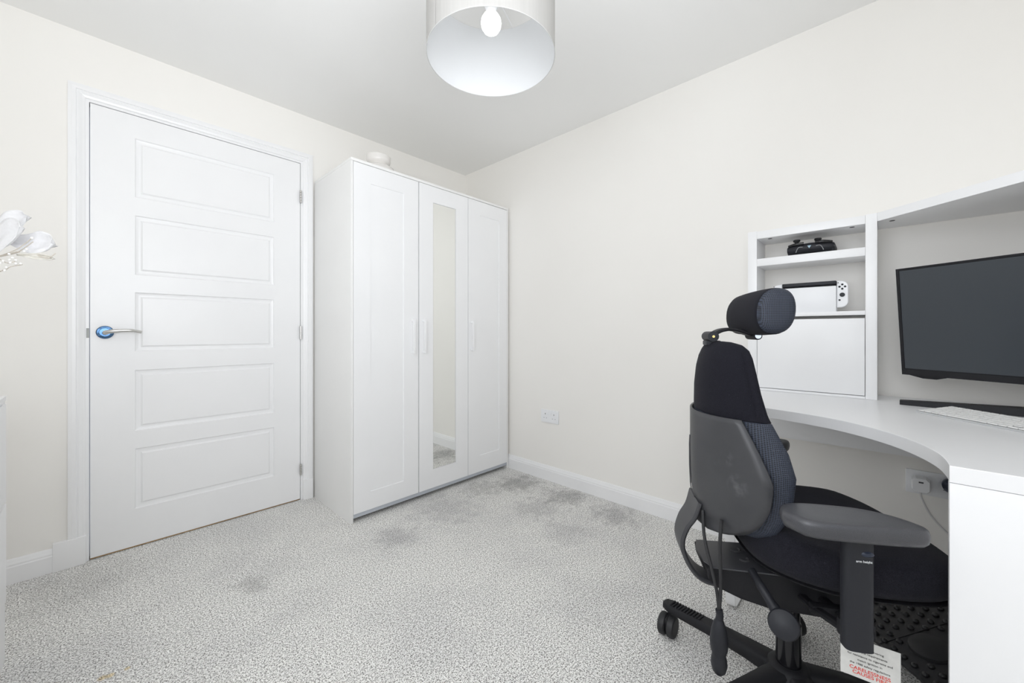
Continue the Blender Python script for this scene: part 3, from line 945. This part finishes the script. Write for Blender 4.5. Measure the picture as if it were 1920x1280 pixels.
pl = MB()
pl.lathe([(0.021, 0.0), (0.026, 0.006), (0.026, 0.022), (0.018, 0.032), (0.004, 0.034)], Matrix.Rotation(R(-90), 4, 'Y'), 28)
pl.tube(catmull([(-0.015, 0, -0.02), (-0.02, -0.01, -0.06), (-0.03, -0.05, -0.16), (-0.03, -0.07, -0.42)], 5), 0.003, 8)
plug = pl.build('power_plug', M['navy_plug'], loc=(XB - 0.0118, -0.176, 0.452))
tag(plug, 'dark navy rounded plug beside the pale charger in the socket under the desk', 'plug')

# ---------------------------------------------------------------- footrest under the desk
fdir = math.atan2(-0.7266, 0.6871)          # local x points away from the chair
fr_ = thing('footrest', 'black footrest with a bumpy massage surface under the desk', 'footrest', (1.628, -0.130, 0.0), fdir)
FW, FD = 0.46, 0.30
sl = R(17)
FM = Matrix.Translation((-0.12, 0, 0.062)) @ Matrix.Rotation(-sl, 4, 'Y')
g = MB(); g.box(0.0, FD, -FW / 2, FW / 2, -0.006, 0.006, 0.004, FM)
for yy in (-FW / 2 + 0.155, FW / 2 - 0.155):
    g.box(0.002, FD - 0.002, yy - 0.002, yy + 0.002, 0.004, 0.0075, 0.001, FM)
for i in range(9):
    for j in range(16):
        x = 0.020 + i * 0.032; y_ = -FW / 2 + 0.018 + j * 0.029 + (0.0145 if i % 2 else 0)
        if y_ > FW / 2 - 0.014:
            continue
        if math.hypot(x - 0.10, y_ - 0.02) < 0.062:
            continue
        b2 = bmesh.new(); bmesh.ops.create_uvsphere(b2, u_segments=10, v_segments=6, radius=1)
        for v in b2.verts:
            v.co = Vector((x + v.co.x * 0.0085, y_ + v.co.y * 0.0085, 0.006 + v.co.z * 0.008))
        g.merge(b2, FM, smooth=True)
g.build('bumpy_platform', M['foot_plastic'], fr_)
g = MB(); g.lathe([(0.048, 0.0062), (0.046, 0.013), (0.036, 0.017), (0.02, 0.019), (0.004, 0.0195)], FM @ Matrix.Translation((0.10, 0.02, 0)), 40)
g.build('centre_disc', M['rubber'], fr_)
g = MB()
for sy in (-1, 1):
    g.prism([(-0.12, 0.0), (0.17, 0.0), (0.17, 0.012), (0.14, 0.12), (0.12, 0.12), (0.07, 0.018), (-0.12, 0.012)], sy * 0.2 - 0.012, sy * 0.2 + 0.012, 0.002, Matrix(((1, 0, 0, 0), (0, 0, 1, 0), (0, 1, 0, 0), (0, 0, 0, 1))))
g.build('foot_frame', M['black_plastic'], fr_)

# ---------------------------------------------------------------- office chair (local x forwards, y to its left)
CH = thing('office_chair', 'black ergonomic office chair with a padded headrest, facing the corner desk', 'chair', (1.249, 0.182, 0), R(-58.6))


def sec_superellipse(cx, cy, rx, ry, z, n=40, p=2.6):
    out = []
    for k in range(n):
        a = 2 * math.pi * k / n
        ca, sa_ = math.cos(a), math.sin(a)
        out.append((cx + rx * math.copysign(abs(ca) ** (2 / p), ca), cy + ry * math.copysign(abs(sa_) ** (2 / p), sa_), z))
    return out


# base
g = MB(); g.lathe([(0.030, 0.070), (0.052, 0.074), (0.054, 0.110), (0.046, 0.122), (0.036, 0.128), (0.031, 0.129)], n=36)
g.build('base_hub', M['black_plastic'], CH)
for k in range(5):
    a = R(139 + 72 * k)
    d = Vector((math.cos(a), math.sin(a), 0)); sd = Vector((-d.y, d.x, 0))
    g = MB(); rings = []
    for r, wd, zt_, zb in ((0.040, 0.028, 0.122, 0.080), (0.10, 0.024, 0.120, 0.082), (0.20, 0.0225, 0.112, 0.082), (0.29, 0.0235, 0.104, 0.078), (0.335, 0.024, 0.100, 0.078), (0.352, 0.018, 0.098, 0.080), (0.358, 0.008, 0.095, 0.084)):
        p = d * r
        rings.append([p - sd * wd + Vector((0, 0, zb + 0.004)), p - sd * wd * 0.8 + Vector((0, 0, zb)), p + sd * wd * 0.8 + Vector((0, 0, zb)), p + sd * wd + Vector((0, 0, zb + 0.004)),
                      p + sd * wd + Vector((0, 0, zt_ - 0.007)), p + sd * wd * 0.75 + Vector((0, 0, zt_)), p - sd * wd * 0.75 + Vector((0, 0, zt_)), p - sd * wd + Vector((0, 0, zt_ - 0.007))])
    g.loft(rings)
    for q in range(11):      # grip ribs on the end of the leg
        r = 0.232 + q * 0.0095
        zt_ = 0.1095 - (r - 0.232) * 0.075
        mxr = Matrix.Translation(d * r) @ Matrix.Rotation(a, 4, 'Z')
        g.box(-0.0022, 0.0022, -0.016, 0.016, zt_ - 0.004, zt_ + 0.0022, 0.0006, mxr, 1)
    lg = g.build('base_leg', M['black_plastic'], CH, sharp=50)
    c = MB()
    P = d * 0.338
    ca = R((60.6, 20, -75, -5, 110)[k])
    mxc = Matrix.Translation((P.x, P.y, 0)) @ Matrix.Rotation(ca, 4, 'Z')
    for sy in (-1, 1):
        mw = mxc @ Matrix.Translation((-0.016, sy * 0.0140, 0.034)) @ Matrix.Rotation(R(90), 4, 'X')
        c.lathe([(0.014, -0.0115), (0.028, -0.0115), (0.0325, -0.008), (0.0338, 0.0), (0.0325, 0.008), (0.028, 0.0115), (0.014, 0.0115)], mw, 32)
    c.box(-0.034, 0.004, -0.0035, 0.0035, 0.028, 0.062, 0.002, mxc)
    c.tube([mxc @ Vector((-0.001, 0, 0.05)), mxc @ Vector((0, 0, 0.082))], 0.0065, 12)
    c.build('castor', M['rubber'], lg)
# gas column
g = MB(); g.lathe([(0.0285, 0.100), (0.0285, 0.235), (0.0255, 0.238), (0.0245, 0.305)], n=36)
g.build('gas_column', M['gloss_black'], CH)
# mechanism housing
g = MB()
mech = [(-0.205, 0.400), (-0.218, 0.392), (-0.214, 0.366), (-0.195, 0.348), (-0.14, 0.326), (-0.08, 0.312), (0.04, 0.306), (0.11, 0.312), (0.13, 0.33), (0.13, 0.398), (-0.06, 0.398)]
MX = Matrix(((1, 0, 0, 0), (0, 0, 1, 0), (0, 1, 0, 0), (0, 0, 0, 1)))
g.prism(mech, -0.082, 0.055, 0.005, MX)
g.build('mechanism_housing', M['black_plastic'], CH, sharp=25)
g = MB()
g.prism([(-0.205, -0.088), (-0.222, -0.06), (-0.226, 0.0), (-0.215, 0.045), (-0.1, 0.053), (-0.05, 0.053), (-0.05, -0.088)], 0.3985, 0.4025, 0.001)
tp = g.build('cover_plate', M['arm_plastic'], CH)
for (x, y, r) in ((-0.125, 0.010, 0.012), (-0.118, -0.035, 0.011), (-0.090, 0.02, 0.013), (-0.080, -0.028, 0.012)):
    q = MB(); q.tube([(x + r * math.cos(t), y + r * math.sin(t), 0.4027) for t in [R(200 + 200 * k / 12) for k in range(13)]], 0.0032, 6)
    q.build('slot', M['hole'], tp)
q = MB(); q.box(-0.100, -0.055, 0.004, 0.008, 0.4026, 0.4045, 0.0005); q.build('ridge', M['shell'], tp)
# J-shaped back support
g = MB()
path = catmull([(-0.150, 0, 0.330), (-0.185, 0, 0.325), (-0.222, 0, 0.338), (-0.252, 0, 0.375), (-0.268, 0, 0.425), (-0.258, 0, 0.470), (-0.238, 0, 0.505), (-0.226, 0, 0.545)], 6)
g.tube(path, [0.75 + 0.65 * i / (len(path) - 1) for i in range(len(path))], flat=(0.078, 0.012, (0, 1, 0)))
jb = g.build('back_support', M['shell'], CH, label='curved J-shaped grey back support')
MB().box(-0.2625, -0.2600, -0.012, 0.010, 0.466, 0.470, 0.0003, Matrix.Translation((0.0, 0, 0)) ).build('support_mark', M['print_white'], jb)

# backrest cushion
lv = [  # z, half width, x of rear centre, thickness, edge wrap
    (0.500, 0.100, -0.205, 0.040, 0.05), (0.508, 0.135, -0.213, 0.056, 0.07), (0.530, 0.165, -0.219, 0.072, 0.088), (0.570, 0.182, -0.223, 0.084, 0.100), (0.620, 0.190, -0.226, 0.092, 0.108),
    (0.670, 0.192, -0.227, 0.094, 0.112), (0.720, 0.184, -0.227, 0.088, 0.104), (0.770, 0.172, -0.227, 0.074, 0.090), (0.800, 0.165, -0.227, 0.068, 0.080), (0.850, 0.155, -0.226, 0.064, 0.070),
    (0.900, 0.143, -0.221, 0.060, 0.060), (0.930, 0.131, -0.214, 0.056, 0.052), (0.950, 0.115, -0.206, 0.050, 0.044), (0.962, 0.094, -0.198, 0.038, 0.034), (0.968, 0.065, -0.190, 0.022, 0.020), (0.9695, 0.03, -0.184, 0.010, 0.01)]


def lerp_lv(z):
    for a, b in zip(lv, lv[1:]):
        if a[0] <= z <= b[0]:
            t = (z - a[0]) / (b[0] - a[0])
            t = t
            return [a[i] + (b[i] - a[i]) * t for i in range(5)]
    return lv[-1]


def back_ring(z, w_, xr, th, wrap, n=44):
    out = []
    for k in range(n):
        a = 2 * math.pi * k / n
        ca, sa_ = math.cos(a), math.sin(a)
        y_ = w_ * math.copysign(abs(ca) ** 0.62, ca)
        e = (y_ / w_) ** 2
        x_ = xr + th / 2 + wrap * e * 0.92 + (th / 2) * math.copysign(abs(sa_) ** 0.75, sa_)
        out.append((x_, y_, z))
    return out


def dense(zs):
    return [back_ring(*lerp_lv(z)) for z in zs]


low = [0.5 + 0.0] + [0.500 + i * 0.0085 for i in range(1, 34)]
low = [z for z in low if z < 0.782] + [0.784]
hi = [0.786 + i * 0.009 for i in range(20)]
hi = [z for z in hi if z < 0.960] + [0.961, 0.965, 0.968, 0.9694]
g = MB(); g.loft(dense(low)); g.build('backrest_cushion', M['mesh'], CH, sharp=80, label='lower back cushion in black mesh')
g = MB(); g.loft(dense(hi)); up_ = g.build('upper_cushion', M['fabric'], CH, sharp=80, label='upper back cushion in plain black fabric')
for sg in (-1, 1):
    g = MB()
    pts = []
    for z in [0.79 + i * 0.012 for i in range(14)]:
        L_ = lerp_lv(z); yy = L_[1] * 0.985
        pts.append((L_[2] + L_[3] * 0.30 + L_[4] * 0.92 * 0.97, sg * yy, z))
    g.tube(pts, 0.0012, 6)
    g.build('seam', M['fabric'], up_)

# hard grey shell over the back of the cushion
g = MB()
NU, NV = 26, 30
rows_ = []
for j in range(NV + 1):
    v_ = j / NV
    row = []
    for i in range(NU + 1):
        s_ = -1 + 2 * i / NU
        ztop = 0.784 + 0.004 * s_ * s_
        z = 0.484 + (ztop - 0.484) * v_ ** 1.25
        # half width of the shell outline
        e = min(1, max(0, (z - 0.484) / 0.171)); hw = 0.199 * (1 - (1 - e) ** 2.5) ** 0.4 + 0.001 if e < 1 else 0.200 - 0.042 * max(0, (z - 0.655) / 0.12) ** 1.15
        y_ = s_ * hw
        L_ = lerp_lv(min(max(z, 0.52), 0.9))
        e2 = (y_ / L_[1]) ** 2
        x_ = L_[2] + L_[4] * 0.92 * e2 - 0.007 + 0.004 * min(1, e2)
        if abs(s_) > 0.93:
            x_ += 0.004
        row.append(g.bm.verts.new((x_, y_, z)))
    rows_.append(row)
for a, b in zip(rows_, rows_[1:]):
    for i in range(NU):
        f = g.bm.faces.new((a[i], a[i + 1], b[i + 1], b[i])); f.smooth = True
shell = g.build('back_shell', M['shell'], CH, sharp=60, label='smooth dark grey plastic back shell')
so = shell.modifiers.new('thickness', 'SOLIDIFY'); so.thickness = 0.006; so.offset = 0
# grip slot down the middle of the shell
g = MB(); g.tube([(-0.2335, 0.026, 0.570), (-0.2355, 0.028, 0.62), (-0.2360, 0.027, 0.68), (-0.2360, 0.022, 0.705)], 0, flat=(0.007, 0.003, (0, 1, 0)))
g.build('shell_slot', M['hole'], shell)
g = MB(); g.tube(catmull([(-0.2340, 0.026, 0.570), (-0.2345, 0.010, 0.556), (-0.2335, -0.018, 0.548)], 5), 0.0014, 6)
g.build('shell_crease', M['hole'], shell)

# seat
g = MB()
rings = []
for z, sx, kk in ((0.442, 0.86, 0), (0.446, 0.92, 0), (0.458, 0.975, 0.2), (0.475, 1.0, 0.5), (0.492, 0.995, 0.8), (0.506, 0.965, 1), (0.514, 0.91, 1), (0.518, 0.82, 1), (0.519, 0.6, 1), (0.517, 0.3, 1), (0.516, 0.06, 1)):
    ring = []
    for (x, y_, zz_) in sec_superellipse(0.075, 0, 0.215 * sx, 0.232 * sx, z, 56, 3.2):
        rear = max(0, min(1, (0.02 - x) / 0.16))
        side = abs(y_) / 0.23
        zz_ += kk * (0.045 * rear ** 1.3) + kk * 0.008 * side ** 2 - kk * 0.016 * max(0, (x - 0.2) / 0.09)
        xx = x - 0.004 * side
        ring.append((xx, y_ * (1 - 0.14 * rear), zz_))
    rings.append(ring)
g.loft(rings)
g.build('seat', M['fabric_seat'], CH, sharp=80, label='dusty black upholstered seat')
g = MB()
rings = []
for z, sx in ((0.418, 0.55), (0.428, 0.80), (0.438, 0.93), (0.4425, 0.945), (0.4425, 0.2)):
    rings.append([(x, y_ * (1 - 0.14 * max(0, min(1, (0.02 - x) / 0.16))), zq) for x, y_, zq in sec_superellipse(0.075, 0, 0.215 * sx, 0.232 * sx, z, 56, 3.2)])
g.loft(rings)
g.build('seat_pan', M['black_plastic'], CH)
# headrest
g = MB()
rings = []
hr = [(-0.128, 0.30), (-0.1265, 0.62), (-0.122, 0.84), (-0.114, 0.955), (-0.10, 1.0), (-0.05, 1.03), (0, 1.04), (0.05, 1.03), (0.10, 1.0), (0.112, 0.95), (0.119, 0.82), (0.123, 0.55), (0.1245, 0.2)]
for y_, sc in hr:
    ring = []
    for k in range(40):
        a = 2 * math.pi * k / 40
        ca, sa_ = math.cos(a), math.sin(a)
        ring.append((-0.0745 + 0.0435 * sc * math.copysign(abs(ca) ** 0.85, ca) - 0.010 * (sa_ * -0.4), y_, 1.044 + 0.0565 * sc * math.copysign(abs(sa_) ** 0.9, sa_)))
    rings.append(ring)
fs = g.loft(rings)
for f in fs:
    cc = f.calc_center_median()
    f.material_index = 1 if (abs(cc.y) > 0.1135 or cc.x > -0.062) else 0
g.build('headrest', [M['fabric'], M['mesh']], CH, sharp=80, label='rounded headrest cushion in plain and mesh black fabric')
# headrest bracket
g = MB()
g.tube(catmull([(-0.190, 0, 0.984), (-0.165, 0, 0.998), (-0.135, 0, 1.001), (-0.105, 0, 0.992), (-0.085, 0, 0.985)], 6), [1.0] * 10 + [0.95] * 8 + [0.9] * 7, flat=(0.050, 0.009, (0, 1, 0)))
hb_ = g.build('headrest_bracket', M['black_plastic'], CH)
g = MB(); g.tube([(-0.190, -0.033, 0.982), (-0.190, 0.033, 0.982)], 0.0135, 24); g.build('pivot', M['charcoal'], hb_)
g = MB(); g.tube([(-0.190, -0.0342, 0.982), (-0.190, -0.032, 0.982)], 0.0032, 16); g.build('pivot_screw', M['brass'], hb_)
g = MB(); g.tube([(-0.083, -0.030, 0.984), (-0.083, 0.030, 0.984)], 0.0105, 20); g.build('pivot', M['black_plastic'], hb_)
g = MB(); g.tube([(-0.083, -0.0325, 0.984), (-0.083, -0.029, 0.984)], 0.0075, 16); g.build('bolt', M['chrome'], hb_, label='shiny round bolt')
MB().box(-0.204, -0.168, -0.020, 0.020, 0.958, 0.971, 0.003).build('bracket_socket', M['charcoal'], hb_)

# armrests


def arm(sg):
    y0 = 0.276 * sg
    o_ = catmull([(-0.130, -0.005, 0), (-0.120, 0.032, 0), (-0.085, 0.048, 0), (-0.03, 0.050, 0), (0.025, 0.044, 0), (0.070, 0.020, 0), (0.096, -0.018, 0), (0.094, -0.038, 0), (0.07, -0.046, 0), (0.0, -0.050, 0), (-0.08, -0.049, 0), (-0.118, -0.036, 0)], 4)[:-1]
    out = [(p.x + (0.034 if sg > 0 else 0), y0 - sg * p.y) for p in o_]         # inner side faces the seat
    g = MB()
    rings = []
    cxm, cym = -0.01, y0
    for z, sc in ((0.603, 0.80), (0.605, 0.90), (0.611, 0.975), (0.620, 1.0), (0.628, 0.99), (0.634, 0.955), (0.6365, 0.90), (0.6375, 0.8), (0.6378, 0.4), (0.6378, 0.05)):
        ring = []
        for x, yy in out:
            ring.append((cxm + (x - cxm) * (1 - (1 - sc) * 0.55), cym + (yy - cym) * sc, z))
        rings.append(ring)
    g.loft(rings)
    g.build('armrest', M['arm_plastic'], CH, sharp=70, label='worn black plastic armrest pad')
    g = MB()
    g.loft([[(x, y, z) for x, y, _ in sec_superellipse(xc, y0, 0.0240, 0.015, 0, 28, 4)] for xc, z in ((0.0, 0.383), (0.0, 0.386), (0.0, 0.45), (0.0, 0.602))])
    ps = g.build('arm_post', M['charcoal'], CH, sharp=50)
    if sg < 0:
        q = MB(); q.lathe([(0.0001, 0.003), (0.004, 0.0026), (0.007, 0.0)], Matrix.Translation((0.010, y0 - 0.0148, 0.571)) @ Matrix.Rotation(R(90), 4, 'X') @ Matrix.Diagonal((1.55, 0.8, 1, 1)), 24)
        q.build('button', M['navy_plug'], ps)
        text('printed_words', 'arm height', 0.0062, M['print_white'], Matrix.Translation((0.004, y0 - 0.0153, 0.557)) @ Matrix.Rotation(R(90), 4, 'X'), ps, bold=0.00012)
    g = MB()
    a, b2 = sorted((sg * 0.262, sg * 0.03))
    for xr in (-0.004, 0.040):
        g.tube([(xr, sg * 0.045, 0.345), (xr, sg * 0.14, 0.362), (xr, sg * 0.235, 0.392), (xr * 0.7, sg * 0.262, 0.402)], 0, flat=(0.022, 0.013, (1, 0, 0)))
    g.box(-0.014, 0.050, min(sg * 0.130, sg * 0.150), max(sg * 0.130, sg * 0.150), 0.352, 0.374, 0.002)
    g.box(-0.018, 0.040, min(sg * 0.245, sg * 0.264), max(sg * 0.245, sg * 0.264), 0.388, 0.420, 0.003)
    g.build('arm_bracket', M['black_plastic'], CH)


arm(-1); arm(1)
# lever with paddle knob
g = MB(); g.tube(catmull([(-0.118, -0.088, 0.405), (-0.112, -0.125, 0.392), (-0.096, -0.155, 0.364), (-0.0835, -0.174, 0.343)], 5), [0.009] * 5 + [0.010] * 5 + [0.012] * 6, 16)
lv_ = g.build('lever', M['charcoal'], CH)
kd = Vector((-0.36, -0.80, 0.42)).normalized()
mk = Matrix.Translation((-0.088, -0.185, 0.347)) @ kd.to_track_quat('Z', 'Y').to_matrix().to_4x4()
g = MB(); g.lathe([(0.001, -0.010), (0.020, -0.008), (0.029, -0.002), (0.0305, 0.002), (0.028, 0.007), (0.017, 0.011), (0.001, 0.0125)], mk, 32)
g.build('knob', M['charcoal'], lv_)
# lumbar pump bulb on two hoses
g = MB()
bt = Vector((-0.200, -0.115, 0.305))
g.tube(catmull([(-0.222, -0.055, 0.530), (-0.224, -0.080, 0.47), (-0.212, -0.105, 0.40), (-0.203, -0.112, 0.35), bt], 8), 0.0040, 10)
g.tube(catmull([(-0.195, -0.115, 0.535), (-0.199, -0.119, 0.47), (-0.197, -0.118, 0.40), (-0.197, -0.115, 0.35), bt], 8), 0.0042, 10)
g.build('hose', M['rubber'], CH)
g = MB()
g.tube(catmull([bt + Vector((0, 0, 0.01)), bt + Vector((0.002, 0, -0.003)), bt + Vector((0, 0, -0.014))], 3), 0.0085, 12)
g.lathe([(0.006, 0.296), (0.012, 0.285), (0.0175, 0.265), (0.0205, 0.243), (0.0195, 0.222), (0.0150, 0.206), (0.0175, 0.196), (0.0185, 0.182), (0.0150, 0.167), (0.0075, 0.158), (0.001, 0.156)], Matrix.Translation((bt.x, bt.y, 0)), 28)
g.build('pump_bulb', M['charcoal'], CH, label='dark two-lobed lumbar pump bulb')
# fire-safety label hanging under the seat edge
lbl_M = Matrix.Translation((0.066, -0.200, 0.343)) @ Matrix.Rotation(R(-24), 4, 'Z') @ Matrix.Rotation(R(90), 4, 'X')
g = MB()
w2, hh = 0.047, 0.082
g.box(-w2, w2, -hh, 0, -0.0003, 0.0003, 0, lbl_M)
lb = g.build('safety_label', M['paper'], CH, label='white hanging fire-safety label with red warning')
lines = [('filling and covering', 0), ('meet the requirements', 0), ('for resistance to cigarette and', 0), ('match ignition in', 0), ('the 1988 safety regulations', 0), ('CARELESSNESS', 1), ('CAUSES FIRE', 1)]
for i, (t_, red) in enumerate(lines):
    text('printed_line', t_, 0.0098 if red else 0.0058, M['tag_red'] if red else M['print_black'], lbl_M @ Matrix.Translation((0, -0.0175 - i * 0.0088 - (0.0015 if red else 0), 0.0005)), lb, bold=0.00015 if red else 0.00005)

# ---------------------------------------------------------------- cabinet and flowers at the far left
cab = thing('cabinet', 'white cabinet at the far left edge, with the white flowers above it', 'cabinet', (-0.40, 1.5, 0))
g = MB(); g.box(-0.215, 0.2095, -0.44, 0.44, 0.0, 0.785, 0.002); g.build('carcass', M['melamine'], cab)
g = MB(); g.box(-0.215, 0.2115, -0.442, 0.442, 0.7855, 0.80, 0.002); g.build('cabinet_top', M['melamine'], cab)
for z0, z1 in ((0.195, 0.485), (0.489, 0.780)):
    g = MB(); g.box(0.2100, 0.2160, -0.398, 0.398, z0, z1, 0.0025); dr = g.build('drawer', M['gloss'], cab)
    MB().box(0.2165, 0.230, -0.05, 0.05, (z0 + z1) / 2 - 0.006, (z0 + z1) / 2 + 0.006, 0.003).build('handle', M['nickel'], dr)

vz = 0.8003
VX, VY = -0.34, 1.42
g = MB(); g.lathe([(0.001, 0), (0.04, 0), (0.045, 0.02), (0.05, 0.08), (0.038, 0.15), (0.022, 0.20), (0.026, 0.22), (0.023, 0.22), (0.019, 0.20), (0.034, 0.15), (0.046, 0.08), (0.03, 0.006), (0.001, 0.006)], n=32)
v = g.build('vase', M['gloss'], loc=(VX, VY, vz)); tag(v, 'plain white vase on the white cabinet holding the flowers', 'vase')

# artificial flower: petals, leaf, sprigs of pearl beads; positions along the sight direction of its place beside the door
fl = thing('artificial_flower', 'sheer white artificial flower with pearl sprigs leaning in at the left edge of the photo', 'flower', (-0.135, 1.56, 1.23))
o_ = Vector(fl.location)
rr_ = Vector((0.6871, -0.7266, 0)); ff = Vector((0.7266, 0.6871, 0))


def FP(px, py, dd=0.0):
    """a point of the flower head, in the plane facing the room"""
    k = 1.0 / 737.0
    dep = 0.974 + dd
    return Vector((0, 0, 0.9931)) + (ff + rr_ * (px - 960) * k + Vector((0, 0, 1)) * (622.8 - py) * k) * dep - o_


def petal(base, tip, width, bulge, lift, seed):
    rnd = random.Random(seed)
    base, tip = FP(*base), FP(*tip)
    ax = tip - base; L_ = ax.length; ax.normalize()
    nrm = Vector((-0.6, -0.75, 0.28)).normalized(); sd = ax.cross(nrm).normalized(); nrm = sd.cross(ax)
    mb = MB(); NU_, NV_ = 14, 18
    rows2 = []
    for j in range(NV_ + 1):
        t = j / NV_
        w_ = width * (0.12 + 0.88 * min(1, t * 1.6) ** 0.8) * max(0.0, 1 - t ** 5) ** 0.5 + 0.0004
        row = []
        for i in range(NU_ + 1):
            s_ = -1 + 2 * i / NU_
            p = base + ax * L_ * t + sd * w_ * s_ + nrm * (bulge * (s_ * s_ - 0.3) + lift * t * t + 0.0025 * math.sin(9 * s_ + seed) * t + 0.002 * math.sin(13 * t + 3 * s_ + seed))
            row.append(mb.bm.verts.new(p))
        rows2.append(row)
    for a, b in zip(rows2, rows2[1:]):
        for i in range(NU_):
            f = mb.bm.faces.new((a[i], a[i + 1], b[i + 1], b[i])); f.smooth = True
    return mb


for i, (b_, t_, wd, bu, li) in enumerate((((-45, 470, 0.0), (56, 432, -0.02), 0.046, 0.014, 0.012), ((-30, 450, 0.01), (48, 404, 0.0), 0.036, 0.012, -0.006),
                                         ((20, 452, 0.01), (112, 463, 0.0), 0.032, 0.012, 0.010), ((-40, 455, 0.03), (30, 415, 0.03), 0.03, 0.008, 0.0))):
    o = petal(b_, t_, wd, bu, li, i + 1).build('petal', M['petal'], fl, sharp=180)
    o.modifiers.new('thickness', 'SOLIDIFY').thickness = 0.0004
o = petal((32, 478, -0.03), (101, 484, -0.025), 0.008, 0.003, 0.0, 9).build('leaf', M['dry_leaf'], fl, sharp=180)
o.modifiers.new('thickness', 'SOLIDIFY').thickness = 0.0006
st = MB()
start = Vector((VX, VY, vz + 0.21)) - o_
st.tube(catmull([start - Vector((0, 0, 0.13)), start, start + Vector((0.03, 0.02, 0.09)), FP(-60, 488, 0.0), FP(0, 480, -0.02), FP(35, 472, -0.03)], 6), 0.0022, 8)
for path in (((-60, 500, 0), (0, 508, -0.03), (20, 500, -0.03), (42, 496, -0.03)), ((0, 480, -0.02), (30, 468, -0.035), (48, 456, -0.035), (60, 446, -0.035)), ((35, 472, -0.03), (50, 462, -0.035), (62, 453, -0.035)),
             ((0, 486, -0.02), (14, 493, -0.035), (28, 490, -0.035)), ((70, 478, -0.03), (90, 484, -0.03), (104, 475, -0.03)), ((-60, 515, 0), (-10, 512, -0.02), (6, 506, -0.03))):
    st.tube(catmull([FP(*p) for p in path], 4), 0.0010, 6)
st.build('stem', M['stem'], fl)
for (px, py) in ((60, 446), (50, 467), (46, 471), (17, 476), (18, 487), (30, 487.5), (1, 493), (19, 492), (30, 494), (39, 494), (12, 501), (9, 507), (6, 489), (24, 483)):
    MB().ball(FP(px, py, -0.038), 0.0026 if py != 446 else 0.003, 6).build('pearl', M['pearl'], fl)
